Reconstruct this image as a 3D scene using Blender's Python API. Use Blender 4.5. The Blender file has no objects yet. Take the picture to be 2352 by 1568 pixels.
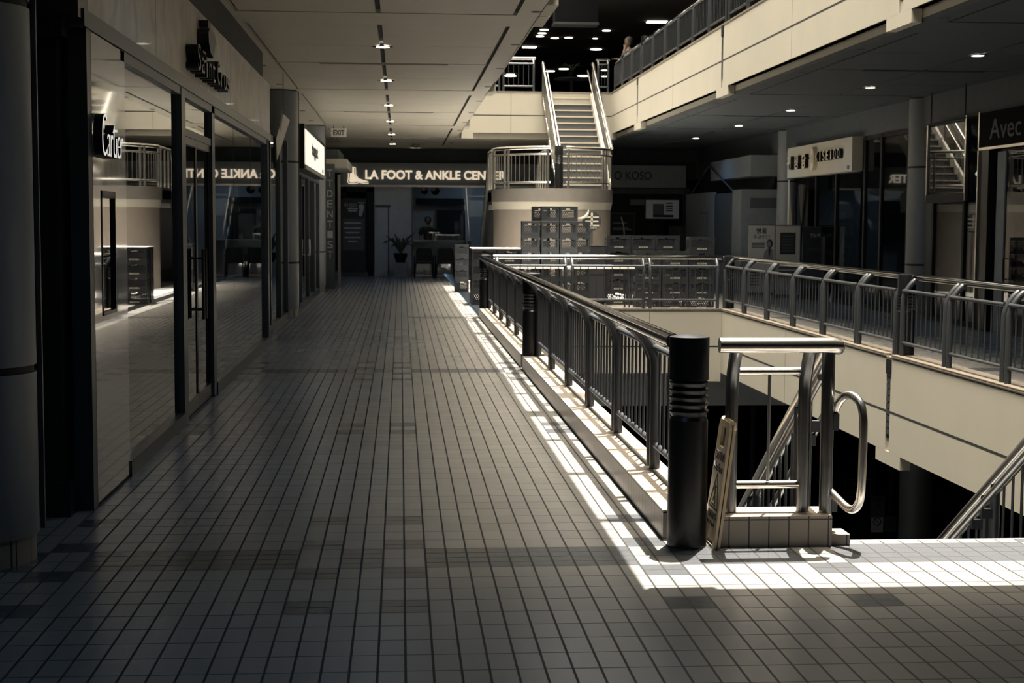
import bpy, math, random
from mathutils import Matrix, Vector
random.seed(7)
C = bpy.context.scene.collection
scn = bpy.context.scene
PI = math.pi

# ------------------------------------------------------------------ camera
F, YAW, PITCH, ROLL, CH = 3428.37, .0747403, .0795126, -.00548632, 1.61997
def _axes():
    cy, sy, cp, sp = math.cos(YAW), math.sin(YAW), math.cos(PITCH), math.sin(PITCH)
    f = Vector((sy*cp, cy*cp, -sp)); r = Vector((cy, -sy, 0)); d = f.cross(r)
    r2 = r*math.cos(ROLL) + d*math.sin(ROLL); d2 = d*math.cos(ROLL) - r*math.sin(ROLL)
    return r2, d2, f
AR, AD, AF = _axes()
cam = bpy.data.objects.new('camera', bpy.data.cameras.new('camera')); C.objects.link(cam)
cam.data.sensor_width = 36; cam.data.lens = F/2352*36
cam.matrix_world = Matrix(((AR.x, -AD.x, -AF.x, 0), (AR.y, -AD.y, -AF.y, 0), (AR.z, -AD.z, -AF.z, CH), (0, 0, 0, 1)))
cam.data.clip_start = .05; cam.data.clip_end = 300
cam.data.dof.use_dof = True; cam.data.dof.focus_distance = 8.5; cam.data.dof.aperture_fstop = 7
scn.camera = cam
def ray(x, y): return AR*((x-1176)/F) + AD*((y-784)/F) + AF
def atY(x, y, v): d = ray(x, y); return Vector((0, 0, CH)) + d*(v/d.y)
def atX(x, y, v): d = ray(x, y); return Vector((0, 0, CH)) + d*(v/d.x)
def atZ(x, y, v): d = ray(x, y); return Vector((0, 0, CH)) + d*((v-CH)/d.z)

# ------------------------------------------------------------------ light
scn.view_settings.view_transform = 'Standard'; scn.view_settings.look = 'None'
scn.view_settings.gamma = 1; scn.view_settings.use_curve_mapping = False
scn.view_settings.exposure = -0.36
SUN_D = Vector((-.13, -.265, -1)).normalized()
sun = bpy.data.lights.new('sun', 'SUN'); sun.energy = 29; sun.angle = math.radians(.35); sun.color = (1, .94, .83)
so = bpy.data.objects.new('sun', sun); C.objects.link(so); so.rotation_euler = SUN_D.to_track_quat('-Z', 'Y').to_euler(); so.location = (4, 15, 20)
w = bpy.data.worlds.new('world'); scn.world = w; w.use_nodes = True
nt = w.node_tree; nt.nodes.clear()
tc = nt.nodes.new('ShaderNodeTexCoord'); sx = nt.nodes.new('ShaderNodeSeparateXYZ'); rp = nt.nodes.new('ShaderNodeValToRGB')
bg = nt.nodes.new('ShaderNodeBackground'); wo = nt.nodes.new('ShaderNodeOutputWorld')
nt.links.new(tc.outputs['Generated'], sx.inputs[0]); nt.links.new(sx.outputs['Z'], rp.inputs[0])
nt.links.new(rp.outputs[0], bg.inputs[0]); nt.links.new(bg.outputs[0], wo.inputs[0])
e = rp.color_ramp.elements; e[0].position = .15; e[0].color = (.002, .0035, .005, 1); e[1].position = .97; e[1].color = (1, .9, .72, 1)
for ps, kk in ((.5, .055), (.88, .14)): q_ = e.new(ps); q_.color = (kk, .92*kk, .78*kk, 1)
bg.inputs[1].default_value = 104.0

FILL_W = 62      # watts of the blue fill spot added in each walkway light
# ------------------------------------------------------------------ materials
def mat(name, col, rough=.6, metal=0., noise=.06, nscale=6., coat=0., emis=None, estr=0., spec=.5, bump=0., bscale=60.):
    m = bpy.data.materials.new(name); m.use_nodes = True; t = m.node_tree; b = t.nodes['Principled BSDF']
    b.inputs['Roughness'].default_value = rough; b.inputs['Metallic'].default_value = metal
    b.inputs['Specular IOR Level'].default_value = spec; b.inputs['Coat Weight'].default_value = coat
    o = t.nodes.new('ShaderNodeTexCoord'); n = t.nodes.new('ShaderNodeTexNoise'); n.inputs['Scale'].default_value = nscale; n.inputs['Detail'].default_value = 4
    r = t.nodes.new('ShaderNodeValToRGB'); t.links.new(o.outputs['Object'], n.inputs['Vector']); t.links.new(n.outputs['Fac'], r.inputs[0])
    e = r.color_ramp.elements; e[0].position = .3; e[1].position = .7
    e[0].color = tuple(max(0, c*(1-noise)) for c in col)+(1,); e[1].color = tuple(min(1, c*(1+noise)) for c in col)+(1,)
    t.links.new(r.outputs[0], b.inputs['Base Color'])
    if bump:
        n2 = t.nodes.new('ShaderNodeTexNoise'); n2.inputs['Scale'].default_value = bscale; bp = t.nodes.new('ShaderNodeBump'); bp.inputs['Strength'].default_value = bump
        bp.inputs['Distance'].default_value = .01
        t.links.new(o.outputs['Object'], n2.inputs['Vector']); t.links.new(n2.outputs['Fac'], bp.inputs['Height']); t.links.new(bp.outputs[0], b.inputs['Normal'])
    if emis: b.inputs['Emission Color'].default_value = emis+(1,); b.inputs['Emission Strength'].default_value = estr
    return m
M = {}
M['cream'] = mat('cream_paint', (.42, .395, .335), .75, noise=.03, nscale=1.5)
M['ceil_shaded'] = mat('shaded_ceiling_paint', (.05, .06, .07), .7)  # ceiling paint with shade and its blue cast put into the colour
M['unlit'] = mat('shaded_plaster', (.03, .032, .035), .8)  # colour darkened to stand in for shade on unseen slab edges and the upstand
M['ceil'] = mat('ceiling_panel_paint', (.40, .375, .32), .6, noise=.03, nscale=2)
M['gap'] = mat('dark_reveal', (.012, .013, .015), .8)
M['steel'] = mat('polished_steel', (.82, .78, .72), .24, 1., noise=.08, nscale=14)
M['chrome'] = mat('dark_chrome', (.42, .41, .40), .09, 1., noise=.05, nscale=14)
M['poststeel'] = mat('satin_dark_steel', (.17, .175, .18), .3, 1., noise=.12, nscale=9)
M['clinic'] = mat('clinic_wall', (.42, .44, .46), .6)
M['koso'] = mat('sign_board_grey', (.24, .27, .29), .5)
M['brushed'] = mat('brushed_steel', (.42, .41, .39), .33, 1., noise=.12, nscale=9)
M['darksteel'] = mat('grey_painted_steel', (.06, .066, .075), .38, .5, noise=.1)
M['frame'] = mat('dark_window_frame', (.05, .055, .062), .35, .5, noise=.1)
M['lowfloor'] = mat('dark_lower_floor', (.03, .032, .035), .6)  # darkened in colour so the lower level bounces little light up
M['bulk'] = mat('bulkhead_paint', (.5, .52, .55), .6)
M['drum'] = mat('drum_paint', (.21, .18, .155), .6, noise=.05)
M['bandgrey'] = mat('landing_band_paint', (.15, .138, .125), .6, noise=.05)
M['metalface'] = mat('pale_metal_face', (.62, .55, .42), .35, .0)
M['black'] = mat('black_gloss_paint', (.004, .0045, .006), .34, noise=.2, nscale=20)
M['blackm'] = mat('matte_black', (.006, .007, .009), .6, spec=.25)
M['void'] = mat('unlit_black', (.0025, .0028, .0035), .9, spec=.1)
M['glassR'] = None
M['crate'] = mat('black_crate_plastic', (.014, .017, .021), .45, noise=.15, nscale=8)
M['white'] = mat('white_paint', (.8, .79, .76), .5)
M['grayw'] = mat('pale_grey_board', (.16, .18, .20), .6, noise=.08)
M['midgray'] = mat('mid_grey_board', (.05, .06, .07), .6, noise=.1)
M['darkwall'] = mat('dark_wall', (.025, .03, .035), .7, noise=.1)
M['deep'] = mat('deep_dark_wall', (.012, .014, .017), .8)
M['lit'] = mat('lamp_lens', (.9, .9, .8), .5, emis=(1, .9, .72), estr=9)
M['litsign'] = mat('lit_letter', (.9, .85, .7), .5, emis=(1, .82, .60), estr=.95)
M['litpanel'] = mat('lit_sign_panel', (.9, .9, .8), .5, emis=(1, .95, .82), estr=.95)
M['paper'] = mat('paper_board', (.42, .42, .40), .7)
M['ink'] = mat('dark_print', (.015, .016, .02), .6)
M['chalk'] = mat('pale_print', (.35, .35, .33), .6)
M['whitelet'] = mat('white_lettering', (.75, .74, .7), .4, emis=(1, .97, .9), estr=.75)
M['skin'] = mat('skin', (.20, .135, .10), .6)
M['leaf'] = mat('dark_leaf', (.02, .035, .025), .5)
M['signyel'] = mat('worn_sign_plastic', (.50, .40, .26), .35, noise=.1)
M['handlebronze'] = mat('blackened_metal', (.03, .03, .03), .3, .8)
M['stairtread'] = mat('dark_stair_tread', (.10, .105, .11), .6)
M['nosing'] = mat('pale_stair_nosing', (.55, .48, .38), .4)

def glass(name, tint=(.7, .75, .78), refl=1.7):
    m = bpy.data.materials.new(name); m.use_nodes = True; t = m.node_tree; t.nodes.clear()
    o = t.nodes.new('ShaderNodeOutputMaterial'); mx = t.nodes.new('ShaderNodeMixShader'); tr = t.nodes.new('ShaderNodeBsdfTransparent'); gl = t.nodes.new('ShaderNodeBsdfGlossy')
    fr = t.nodes.new('ShaderNodeFresnel'); fr.inputs[0].default_value = 1.5; ml = t.nodes.new('ShaderNodeMath'); ml.operation = 'MULTIPLY'; ml.inputs[1].default_value = refl; ml.use_clamp = True
    tr.inputs[0].default_value = tint+(1,); gl.inputs['Roughness'].default_value = .012
    t.links.new(fr.outputs[0], ml.inputs[0]); t.links.new(ml.outputs[0], mx.inputs[0]); t.links.new(tr.outputs[0], mx.inputs[1]); t.links.new(gl.outputs[0], mx.inputs[2]); t.links.new(mx.outputs[0], o.inputs[0])
    return m
M['glass'] = glass('window_glass')
M['darkglass'] = glass('tinted_glass', (.35, .38, .4), .9)
M['glassR'] = glass('shop_glass', (.6, .65, .7), .8)

def granite(name, base, rough, coat):
    m = mat(name, base, rough, noise=.25, nscale=3, coat=coat); t = m.node_tree
    n = [x for x in t.nodes if x.type == 'TEX_NOISE'][0]; n.inputs['Distortion'].default_value = 1.2; n.inputs['Detail'].default_value = 9
    mp = t.nodes.new('ShaderNodeMapping'); mp.inputs['Scale'].default_value = (1, 1.0, .8); tcn = [x for x in t.nodes if x.type == 'TEX_COORD'][0]
    t.links.new(tcn.outputs['Object'], mp.inputs[0]); t.links.new(mp.outputs[0], n.inputs['Vector'])
    t.nodes['Principled BSDF'].inputs['Coat Roughness'].default_value = .03
    return m
M['granite'] = granite('honed_marble', (.36, .33, .29), .45, .1)
M['polgranite'] = granite('polished_marble', (.20, .18, .155), .06, .8)
M['blackstone'] = granite('black_granite', (.012, .012, .013), .3, .3)

def tilemat(name, floor=True):
    """4 x 8 inch quarry tiles; cross bands of half tiles every 45 rows."""
    m = bpy.data.materials.new(name); m.use_nodes = True; t = m.node_tree; L = t.links; b = t.nodes['Principled BSDF']
    def N(k, **kw):
        n = t.nodes.new(k)
        for a, v in kw.items(): setattr(n, a, v)
        return n
    def val(x):
        return x
    def mth(op, a, c=None, clamp=False):
        n = N('ShaderNodeMath', operation=op); n.use_clamp = clamp
        for i, v in enumerate((a, c)):
            if v is None: continue
            if isinstance(v, (int, float)): n.inputs[i].default_value = v
            else: L.new(v, n.inputs[i])
        return n.outputs[0]
    tc = N('ShaderNodeNewGeometry'); s = N('ShaderNodeSeparateXYZ'); L.new(tc.outputs['Position'], s.inputs[0])
    cx = mth('DIVIDE', mth('SUBTRACT', s.outputs[0], .0177), .1016); cy = mth('DIVIDE', mth('SUBTRACT', s.outputs[1], 6.93), .2032)
    fx = mth('FRACT', cx); ix = mth('FLOOR', cx); iy = mth('FLOOR', cy)
    u = mth('MODULO', mth('ADD', iy, 900), 45)
    def eq(a, v): return mth('COMPARE', a, v) if False else mth('LESS_THAN', mth('ABSOLUTE', mth('SUBTRACT', a, v)), .5)
    def any_(l):
        r = l[0]
        for q in l[1:]: r = mth('MAXIMUM', r, q)
        return r
    pair = any_([eq(ix, v) for v in (-17, -16, -5, -4, -1, 0, 11, 12, 19, 20, 31, 32, 43, 44)])
    stripe = any_([eq(u, 0), eq(u, 1)])
    acc = any_([eq(u, v) for v in (2, 5, 44, 41, 22, 24)])
    inv = mth('SUBTRACT', 1, pair)
    dark = mth('MAXIMUM', mth('MULTIPLY', stripe, inv), mth('MULTIPLY', acc, pair))
    fy1 = mth('FRACT', cy); fy2 = mth('FRACT', mth('MULTIPLY', cy, 2))
    # grout half width as fraction
    def edge(f, wd): return mth('LESS_THAN', mth('SUBTRACT', .5, mth('ABSOLUTE', mth('SUBTRACT', f, .5))), wd)
    gx = edge(fx, .048); gy = edge(fy1, .020); gy2 = mth('MULTIPLY', edge(fy2, .040), dark)
    g = any_([gx, gy, gy2])
    comb = N('ShaderNodeCombineXYZ'); L.new(ix, comb.inputs[0]); L.new(iy, comb.inputs[1])
    wn = N('ShaderNodeTexWhiteNoise'); wn.noise_dimensions = '2D'; L.new(comb.outputs[0], wn.inputs['Vector'])
    ns = N('ShaderNodeTexNoise'); ns.inputs['Scale'].default_value = 2.2; ns.inputs['Detail'].default_value = 5; L.new(tc.outputs['Position'], ns.inputs['Vector'])
    hue = N('ShaderNodeMix', data_type='RGBA'); L.new(wn.outputs['Value'], hue.inputs[0]); hue.inputs[6].default_value = (.222, .212, .200, 1); hue.inputs[7].default_value = (.245, .232, .216, 1)
    mx = N('ShaderNodeMix', data_type='RGBA'); L.new(dark, mx.inputs[0]); L.new(hue.outputs[2], mx.inputs[6]); mx.inputs[7].default_value = (.085, .088, .095, 1)
    ml = N('ShaderNodeMix', data_type='RGBA', blend_type='MULTIPLY'); ml.inputs[0].default_value = .10; L.new(mx.outputs[2], ml.inputs[6]); L.new(ns.outputs[0], ml.inputs[7])
    gm = N('ShaderNodeMix', data_type='RGBA'); L.new(g, gm.inputs[0]); L.new(ml.outputs[2], gm.inputs[6]); gm.inputs[7].default_value = (.012, .011, .010, 1)
    L.new(gm.outputs[2], b.inputs['Base Color'])
    rr = mth('ADD', mth('MULTIPLY', g, .45), mth('ADD', mth('MULTIPLY', ns.outputs[0], .04), .24)); L.new(rr, b.inputs['Roughness'])
    bp = N('ShaderNodeBump'); bp.inputs['Strength'].default_value = .35; bp.inputs['Distance'].default_value = .004; L.new(mth('SUBTRACT', 1, g), bp.inputs['Height'])
    L.new(bp.outputs[0], b.inputs['Normal']); b.inputs['Specular IOR Level'].default_value = .35
    return m
M['tile'] = tilemat('quarry_tile')

def curbmat():
    m = bpy.data.materials.new('curb_tile'); m.use_nodes = True; t = m.node_tree; L = t.links; b = t.nodes['Principled BSDF']
    g = t.nodes.new('ShaderNodeNewGeometry'); s = t.nodes.new('ShaderNodeSeparateXYZ'); L.new(g.outputs['Position'], s.inputs[0])
    def mth(op, a, c=None):
        n = t.nodes.new('ShaderNodeMath'); n.operation = op
        for i, v in enumerate((a, c)):
            if v is None: continue
            if isinstance(v, (int, float)): n.inputs[i].default_value = v
            else: L.new(v, n.inputs[i])
        return n.outputs[0]
    nrm = t.nodes.new('ShaderNodeSeparateXYZ'); L.new(g.outputs['Normal'], nrm.inputs[0])
    def edge(c, off, sz, wd):
        f = mth('FRACT', mth('DIVIDE', mth('SUBTRACT', c, off), sz)); return mth('LESS_THAN', mth('SUBTRACT', .5, mth('ABSOLUTE', mth('SUBTRACT', f, .5))), wd)
    nx = mth('GREATER_THAN', mth('ABSOLUTE', nrm.outputs[0]), .5); ny = mth('GREATER_THAN', mth('ABSOLUTE', nrm.outputs[1]), .5); nz = mth('GREATER_THAN', mth('ABSOLUTE', nrm.outputs[2]), .5)
    ex = edge(s.outputs[0], .0177, .1016, .035); ey = edge(s.outputs[1], .03, .1016, .035)
    gr = mth('MAXIMUM', mth('MAXIMUM', mth('MULTIPLY', ny, ex), mth('MULTIPLY', nx, ey)), mth('MULTIPLY', nz, mth('MAXIMUM', mth('MULTIPLY', ex, 0), ey)))
    zt = mth('LESS_THAN', mth('ABSOLUTE', mth('SUBTRACT', s.outputs[2], .1385)), .0035); gr = mth('MAXIMUM', gr, mth('MULTIPLY', zt, mth('MAXIMUM', nx, ny)))
    mx = t.nodes.new('ShaderNodeMix'); mx.data_type = 'RGBA'; L.new(gr, mx.inputs[0]); mx.inputs[6].default_value = (.27, .23, .19, 1); mx.inputs[7].default_value = (.015, .014, .013, 1)
    L.new(mx.outputs[2], b.inputs['Base Color']); b.inputs['Roughness'].default_value = .35
    return m
M['curb'] = curbmat()

# ------------------------------------------------------------------ mesh helpers
class MB:
    def __init__(s): s.v = []; s.f = []
    def quad(s, *p):
        n = len(s.v); s.v += [tuple(q) for q in p]; s.f.append(tuple(range(n, n+len(p)))); return s
    def box(s, x0, x1, y0, y1, z0, z1):
        if x0 > x1: x0, x1 = x1, x0
        if y0 > y1: y0, y1 = y1, y0
        if z0 > z1: z0, z1 = z1, z0
        n = len(s.v)
        s.v += [(x0,y0,z0),(x1,y0,z0),(x1,y1,z0),(x0,y1,z0),(x0,y0,z1),(x1,y0,z1),(x1,y1,z1),(x0,y1,z1)]
        s.f += [tuple(n+i for i in q) for q in ((0,3,2,1),(4,5,6,7),(0,1,5,4),(1,2,6,5),(2,3,7,6),(3,0,4,7))]; return s
    def tube(s, pts, r, n=12, cap=True):
        pts = [Vector(p) for p in pts]; rings = []; up = None
        for i, p in enumerate(pts):
            d = (pts[min(i+1, len(pts)-1)] - pts[max(i-1, 0)]).normalized()
            if up is None: up = Vector((0,0,1)) if abs(d.z) < .9 else Vector((0,1,0))
            a = d.cross(up)
            if a.length < 1e-4: a = d.cross(Vector((1,0,0)))
            a.normalize(); b = a.cross(d).normalized(); up = b
            rr = r[i] if isinstance(r, (list, tuple)) else r
            k = len(s.v); s.v += [tuple(p + a*(rr*math.cos(2*PI*j/n)) + b*(rr*math.sin(2*PI*j/n))) for j in range(n)]; rings.append(k)
        for k0, k1 in zip(rings, rings[1:]):
            for j in range(n): s.f.append((k0+j, k1+j, k1+(j+1) % n, k0+(j+1) % n))
        if cap: s.f.append(tuple(rings[0]+j for j in range(n))); s.f.append(tuple(rings[-1]+j for j in reversed(range(n))))
        return s
    def lathe(s, prof, cx=0, cy=0, n=32, a0=0, a1=2*PI):
        full = abs(a1-a0-2*PI) < 1e-6; m = n if full else n+1; base = len(s.v)
        for (r, z) in prof:
            for j in range(m):
                a = a0+(a1-a0)*j/n; s.v.append((cx+r*math.cos(a), cy+r*math.sin(a), z))
        for i in range(len(prof)-1):
            for j in range(n):
                j2 = (j+1) % m
                s.f.append((base+i*m+j, base+i*m+j2, base+(i+1)*m+j2, base+(i+1)*m+j))
        if full and prof[0][0] > 1e-5: s.f.append(tuple(base+j for j in reversed(range(m))))
        if full and prof[-1][0] > 1e-5: s.f.append(tuple(base+(len(prof)-1)*m+j for j in range(m)))
        return s
    def prism(s, poly, axis, a, b):
        """poly: 2-D outline; axis 'x','y','z' extruded from a to b"""
        def P(p, t): return {'x': (t, p[0], p[1]), 'y': (p[0], t, p[1]), 'z': (p[0], p[1], t)}[axis]
        n = len(s.v); k = len(poly); s.v += [P(p, a) for p in poly] + [P(p, b) for p in poly]
        s.f.append(tuple(n+i for i in range(k))); s.f.append(tuple(n+k+i for i in reversed(range(k))))
        for i in range(k): s.f.append((n+i, n+(i+1) % k, n+k+(i+1) % k, n+k+i))
        return s
    def mesh(s, name, m, origin=(0,0,0), smooth=False):
        me = bpy.data.meshes.new(name); o = Vector(origin)
        me.from_pydata([tuple(Vector(v)-o) for v in s.v], [], s.f); me.materials.append(m)
        import bmesh
        bm = bmesh.new(); bm.from_mesh(me); bmesh.ops.recalc_face_normals(bm, faces=bm.faces); bm.to_mesh(me); bm.free()
        if smooth:
            for p in me.polygons: p.use_smooth = True
            try: me.set_sharp_from_angle(angle=math.radians(38))
            except Exception: pass
        return me
    def build(s, name, m, parent=None, smooth=False, loc=None):
        org = Vector(loc) if loc is not None else (wpos(parent) if parent else Vector((0,0,0)))
        if loc is None and not parent and s.v:
            xs, ys, zs = zip(*s.v); org = Vector(((min(xs)+max(xs))/2, (min(ys)+max(ys))/2, min(zs)))
        me = s.mesh(name, m, org, smooth); o = bpy.data.objects.new(name, me); C.objects.link(o)
        if parent: o.parent = parent; o.location = org-wpos(parent)
        else: o.location = org
        return o
def wpos(o):
    p = Vector((0,0,0))
    while o: p += Vector(o.location); o = o.parent
    return p
def tag(o, label, cat, group=None, kind=None):
    o['label'] = label; o['category'] = cat
    if group: o['group'] = group
    if kind: o['kind'] = kind
    return o
def thing(name, label, cat, loc, group=None):
    o = bpy.data.objects.new(name, None); C.objects.link(o); o.location = loc; o.empty_display_size = .1
    return tag(o, label, cat, group)
def struct(o, label=None):
    o['kind'] = 'structure'
    if label: o['label'] = label
    return o
def inst(name, me, parent, loc, rot=0.):
    o = bpy.data.objects.new(name, me); C.objects.link(o); o.parent = parent; o.location = Vector(loc)-wpos(parent); o.rotation_euler = (0,0,rot); return o
def copy_tree(o, parent=None, loc=None):
    c = o.copy(); C.objects.link(c); c.parent = parent
    if loc is not None: c.location = loc
    for ch in list(o.children): copy_tree(ch, c)
    return c
def text(name, s, m, parent, center, n, width, height, depth=.01, shear=0., bold=0., keep=False):
    """lettering fitted to a width x height box, facing direction n"""
    cu = bpy.data.curves.new(name, 'FONT'); cu.body = s; cu.extrude = .5; cu.offset = bold; cu.shear = shear; cu.align_x = 'CENTER'; cu.resolution_u = 6
    ob = bpy.data.objects.new('tmp', cu); C.objects.link(ob); bpy.context.view_layer.update()
    me = bpy.data.meshes.new_from_object(ob); bpy.data.objects.remove(ob)
    xs = [v.co.x for v in me.vertices]; ys = [v.co.y for v in me.vertices]
    if not xs: return None
    n = Vector(n).normalized(); u = Vector((0,0,1)).cross(n).normalized(); up = n.cross(u)
    kx = width/(max(xs)-min(xs)); ky = height/(max(ys)-min(ys)); mx, my = (max(xs)+min(xs))/2, (max(ys)+min(ys))/2
    for v in me.vertices: v.co = u*((v.co.x-mx)*kx) + up*((v.co.y-my)*ky) + n*((v.co.z+.5)*depth)
    me.materials.clear(); me.materials.append(m); me.name = name
    o = bpy.data.objects.new(name, me); C.objects.link(o)
    if parent: o.parent = parent; o.location = Vector(center)-wpos(parent)
    else: o.location = center
    return o
def arc(cx, cy, r, a0, a1, z, n=24): return [(cx+r*math.cos(a0+(a1-a0)*i/n), cy+r*math.sin(a0+(a1-a0)*i/n), z) for i in range(n+1)]
ORD = ['first','second','third','fourth','fifth','sixth','seventh','eighth','ninth','tenth','eleventh','twelfth']

B0, B1, B2, B3 = 7.35, 16.5, 25.7, 34.9          # column bays along the corridor
VX0, VX1 = 1.60, 5.56                            # atrium void
CZ, UZ = 3.82, 4.91                              # ceiling, upper floor

# ================================================================== SETTING
m = MB()
m.box(-6, 1.345, -3, 52, -.30, 0); m.box(1.345, 14, -3, 7.42, -.30, 0); m.box(1.345, 1.59, 7.42, 25.81, -.30, 0)
m.box(5.57, 14, 7.42, 52, -.30, 0); m.box(1.59, 5.57, 25.60, 52, -.30, 0)
struct(m.build('floor', M['tile'], loc=(0,0,0)))

struct(MB().box(1.78, 5.2, 30.6, 36.5, 0.0, .006).build('floor_bounce_patch', M['white']))  # added white reflector behind the crates, bounces sun onto the far ceiling
def fascia(name, plane, a0, a1, top, axis, sgn, piers, slots, groove=True, seams=(), mt='cream'):
    """cream slab edge. plane coordinate, runs a0..a1; sgn = direction the face looks to"""
    m = MB(); g = MB(); bot = top-1.09; low = top-1.24; mid = top-.63; T = .12
    def bx(mb, p0, p1, q0, q1, z0, z1):
        if axis == 'x': mb.box(plane-sgn*p0, plane-sgn*p1, q0, q1, z0, z1)
        else: mb.box(q0, q1, plane-sgn*p0, plane-sgn*p1, z0, z1)
    cuts = sorted([a0, a1] + [s-.07 for s in slots] + [s+.07 for s in slots])
    for i in range(0, len(cuts), 2):
        c0, c1 = cuts[i], cuts[i+1]
        bx(m, 0, T, c0, c1, mid+.008, top); bx(m, 0, T, c0, c1, bot, mid-.008)
        bx(m, .006, T, c0, c1, mid-.008, mid+.008)
    bx(m, .02, T, a0, a1, bot, top-.002)
    bx(g, -.001, .004, a0, a1, top-.022, top-.012)
    for (p0, p1) in piers: bx(m, 0, T, p0, p1, low, bot+.002)
    for s in slots: bx(g, .012, .03, s-.07, s+.07, bot+.15, top-.03)
    bx(g, -.001, .005, a0, a1, mid-.013, mid+.013)
    for s in seams: bx(g, -.001, .004, s-.004, s+.004, bot, top-.04)
    o = struct(m.build(name, M[mt])); d = g.build('joint', M['gap'], o)
    # small black box and ribs in every slot
    for s in slots:
        q = MB(); bx(q, -.012, .03, s-.095, s+.07, top-.20, top-.03); q.build('slot_box', M['blackm'], o)
        q = MB()
        for k in range(9): bx(q, -.002, .02, s-.055, s+.055, bot+.2+k*.075, bot+.26+k*.075)
        q.build('slot_rib', M['darkwall'], o)
    return o
fascia('trim_1', VX1, 7.42, 25.55, .12, 'x', -1, [(16.15-9.2, 17.0-9.2), (16.15, 17.0)], [16.6], seams=(12.0, 21.2))
fascia('trim_2', 25.55, VX0, VX1, .12, 'y', -1, [(VX1-.3, VX1)], [], seams=(2.9, 4.3))
fascia('trim_3', VX1, 7.5, 39.55, 5.06, 'x', -1, [(16.15, 17.0), (25.35, 26.3), (34.6, 35.6), (39.3, 39.55)], [16.5, 25.83, 35.15], seams=(21.2, 30.55))
fascia('trim_4', 39.55, VX0, VX1, 5.06, 'y', -1, [(VX0, VX0+.3), (VX1-.3, VX1)], [], seams=(2.9,))
fascia('trim_5', VX0, 7.5, 39.55, 5.06, 'x', 1, [(15.3, 16.1), (16.15, 17.0), (25.35, 26.3), (34.6, 35.6)], [16.5, 25.83, 35.15])
fascia('trim_6', 7.5, VX0, VX1, 5.06, 'y', 1, [(VX0, VX0+.3), (VX1-.3, VX1)], [], mt='unlit')
fascia('trim_7', 7.42, 3.9, VX1, .0, 'y', 1, [(VX1-.3, VX1)], [], mt='unlit')
fascia('trim_8', VX0, 7.8, 25.55, .12, 'x', 1, [(16.15, 17.0)], [16.6], mt='unlit')
# upper floor slabs and their panelled undersides
m = MB()
for (x0, x1, y0, y1) in ((-6, VX0-.13, -3, 52), (VX1+.13, 14, -3, 52), (VX0-.13, VX1+.13, -3, 7.37), (VX0-.13, VX1+.13, 39.68, 52)):
    m.box(x0, x1, y0, y1, CZ+.05, UZ)
for (x0, x1, y0, y1) in ((-6, -1.74, -3, 45), (1.235, VX0-.13, -3, 45), (1.47, 5.69, 39.68, 45)):
    m.box(x0, x1, y0, y1, CZ, CZ+.05)
m2 = MB()
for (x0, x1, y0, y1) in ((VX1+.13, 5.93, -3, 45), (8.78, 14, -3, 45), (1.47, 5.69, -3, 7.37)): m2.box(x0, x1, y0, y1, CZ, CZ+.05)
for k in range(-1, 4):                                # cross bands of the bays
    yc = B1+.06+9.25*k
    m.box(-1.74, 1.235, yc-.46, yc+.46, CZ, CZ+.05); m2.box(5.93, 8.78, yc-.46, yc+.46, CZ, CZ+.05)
ceil = struct(m.build('ceiling', M['ceil'])); m2.build('right_soffit', M['ceil_shaded'], ceil)
g = MB(); p = MB(); p2 = MB()
for k in range(-2, 4):
    y0 = B1+.06+9.25*k+.46; y1 = y0+9.25-.92
    for (x0, x1, xm) in ((-1.74, 1.235, -.235), (5.93, 8.78, 7.5)):
        g.box(x0, x1, y0, min(y1, 45), CZ+.045, CZ+.049)
        q = (y1-y0-.12)/4
        for i in range(4):
            c0 = y0+i*q+(.12 if i >= 2 else 0); c1 = c0+q
            if c0 > 44.5: continue
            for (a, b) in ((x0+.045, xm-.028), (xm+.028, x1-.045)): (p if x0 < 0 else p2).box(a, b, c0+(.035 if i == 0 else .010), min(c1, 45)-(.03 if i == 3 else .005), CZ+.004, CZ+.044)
        c = y0+2*q
        pp = p if x0 < 0 else p2
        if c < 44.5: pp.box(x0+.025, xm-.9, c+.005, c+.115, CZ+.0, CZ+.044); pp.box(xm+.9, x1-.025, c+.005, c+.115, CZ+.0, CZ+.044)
g.build('reveal', M['gap'], ceil); p.build('panel', M['ceil'], ceil); p2.build('right_panel', M['ceil_shaded'], ceil)
# small round ceiling caps beside the panels
m = MB()
for x in (-1.95, 1.42, 5.80, 8.9):
    for k in range(12):
        y = 10+k*2.9; m.lathe([(.055, CZ-.006), (.055, CZ+.004)], x, y, 12)
m.build('sprinkler_cap', M['midgray'], ceil)
# upper storey roof, opening over the void
m = MB(); ZR = 10.8
m.box(-8, 1.75, -6, 75, ZR, ZR+.3); m.box(4.98, 16, -6, 75, ZR, ZR+.3); m.box(1.75, 4.98, -6, 7.6, ZR, ZR+.3); m.box(1.75, 4.98, 41.5, 75, ZR, ZR+.3)
roof = struct(m.build('ceiling_upper', M['darkwall']))
m = MB()
for k in range(20): yy = 10.86+k*1.51; m.box(1.75, 4.98, yy, yy+.045, ZR, ZR+.15)
for yy in (15.3, 24.5, 33.6): m.box(1.75, 4.98, yy, yy+.28, ZR-.1, ZR+.25)
m.build('skylight_bar', M['darksteel'], roof)
# enclosing walls
struct(MB().box(-6.2, -6, -3, 75, -6, ZR).build('wall_left', M['deep']))
struct(MB().box(-6, 14, -3.2, -3, 0, CZ).build('wall_behind', M['deep']))  # unseen wall added behind the camera to keep sky light out
struct(MB().box(14, 14.2, -3, 75, -6, ZR).build('wall_right', M['deep']))
struct(MB().box(-6, 14, 75, 75.2, UZ, ZR).build('wall_back', M['deep']))
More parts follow.
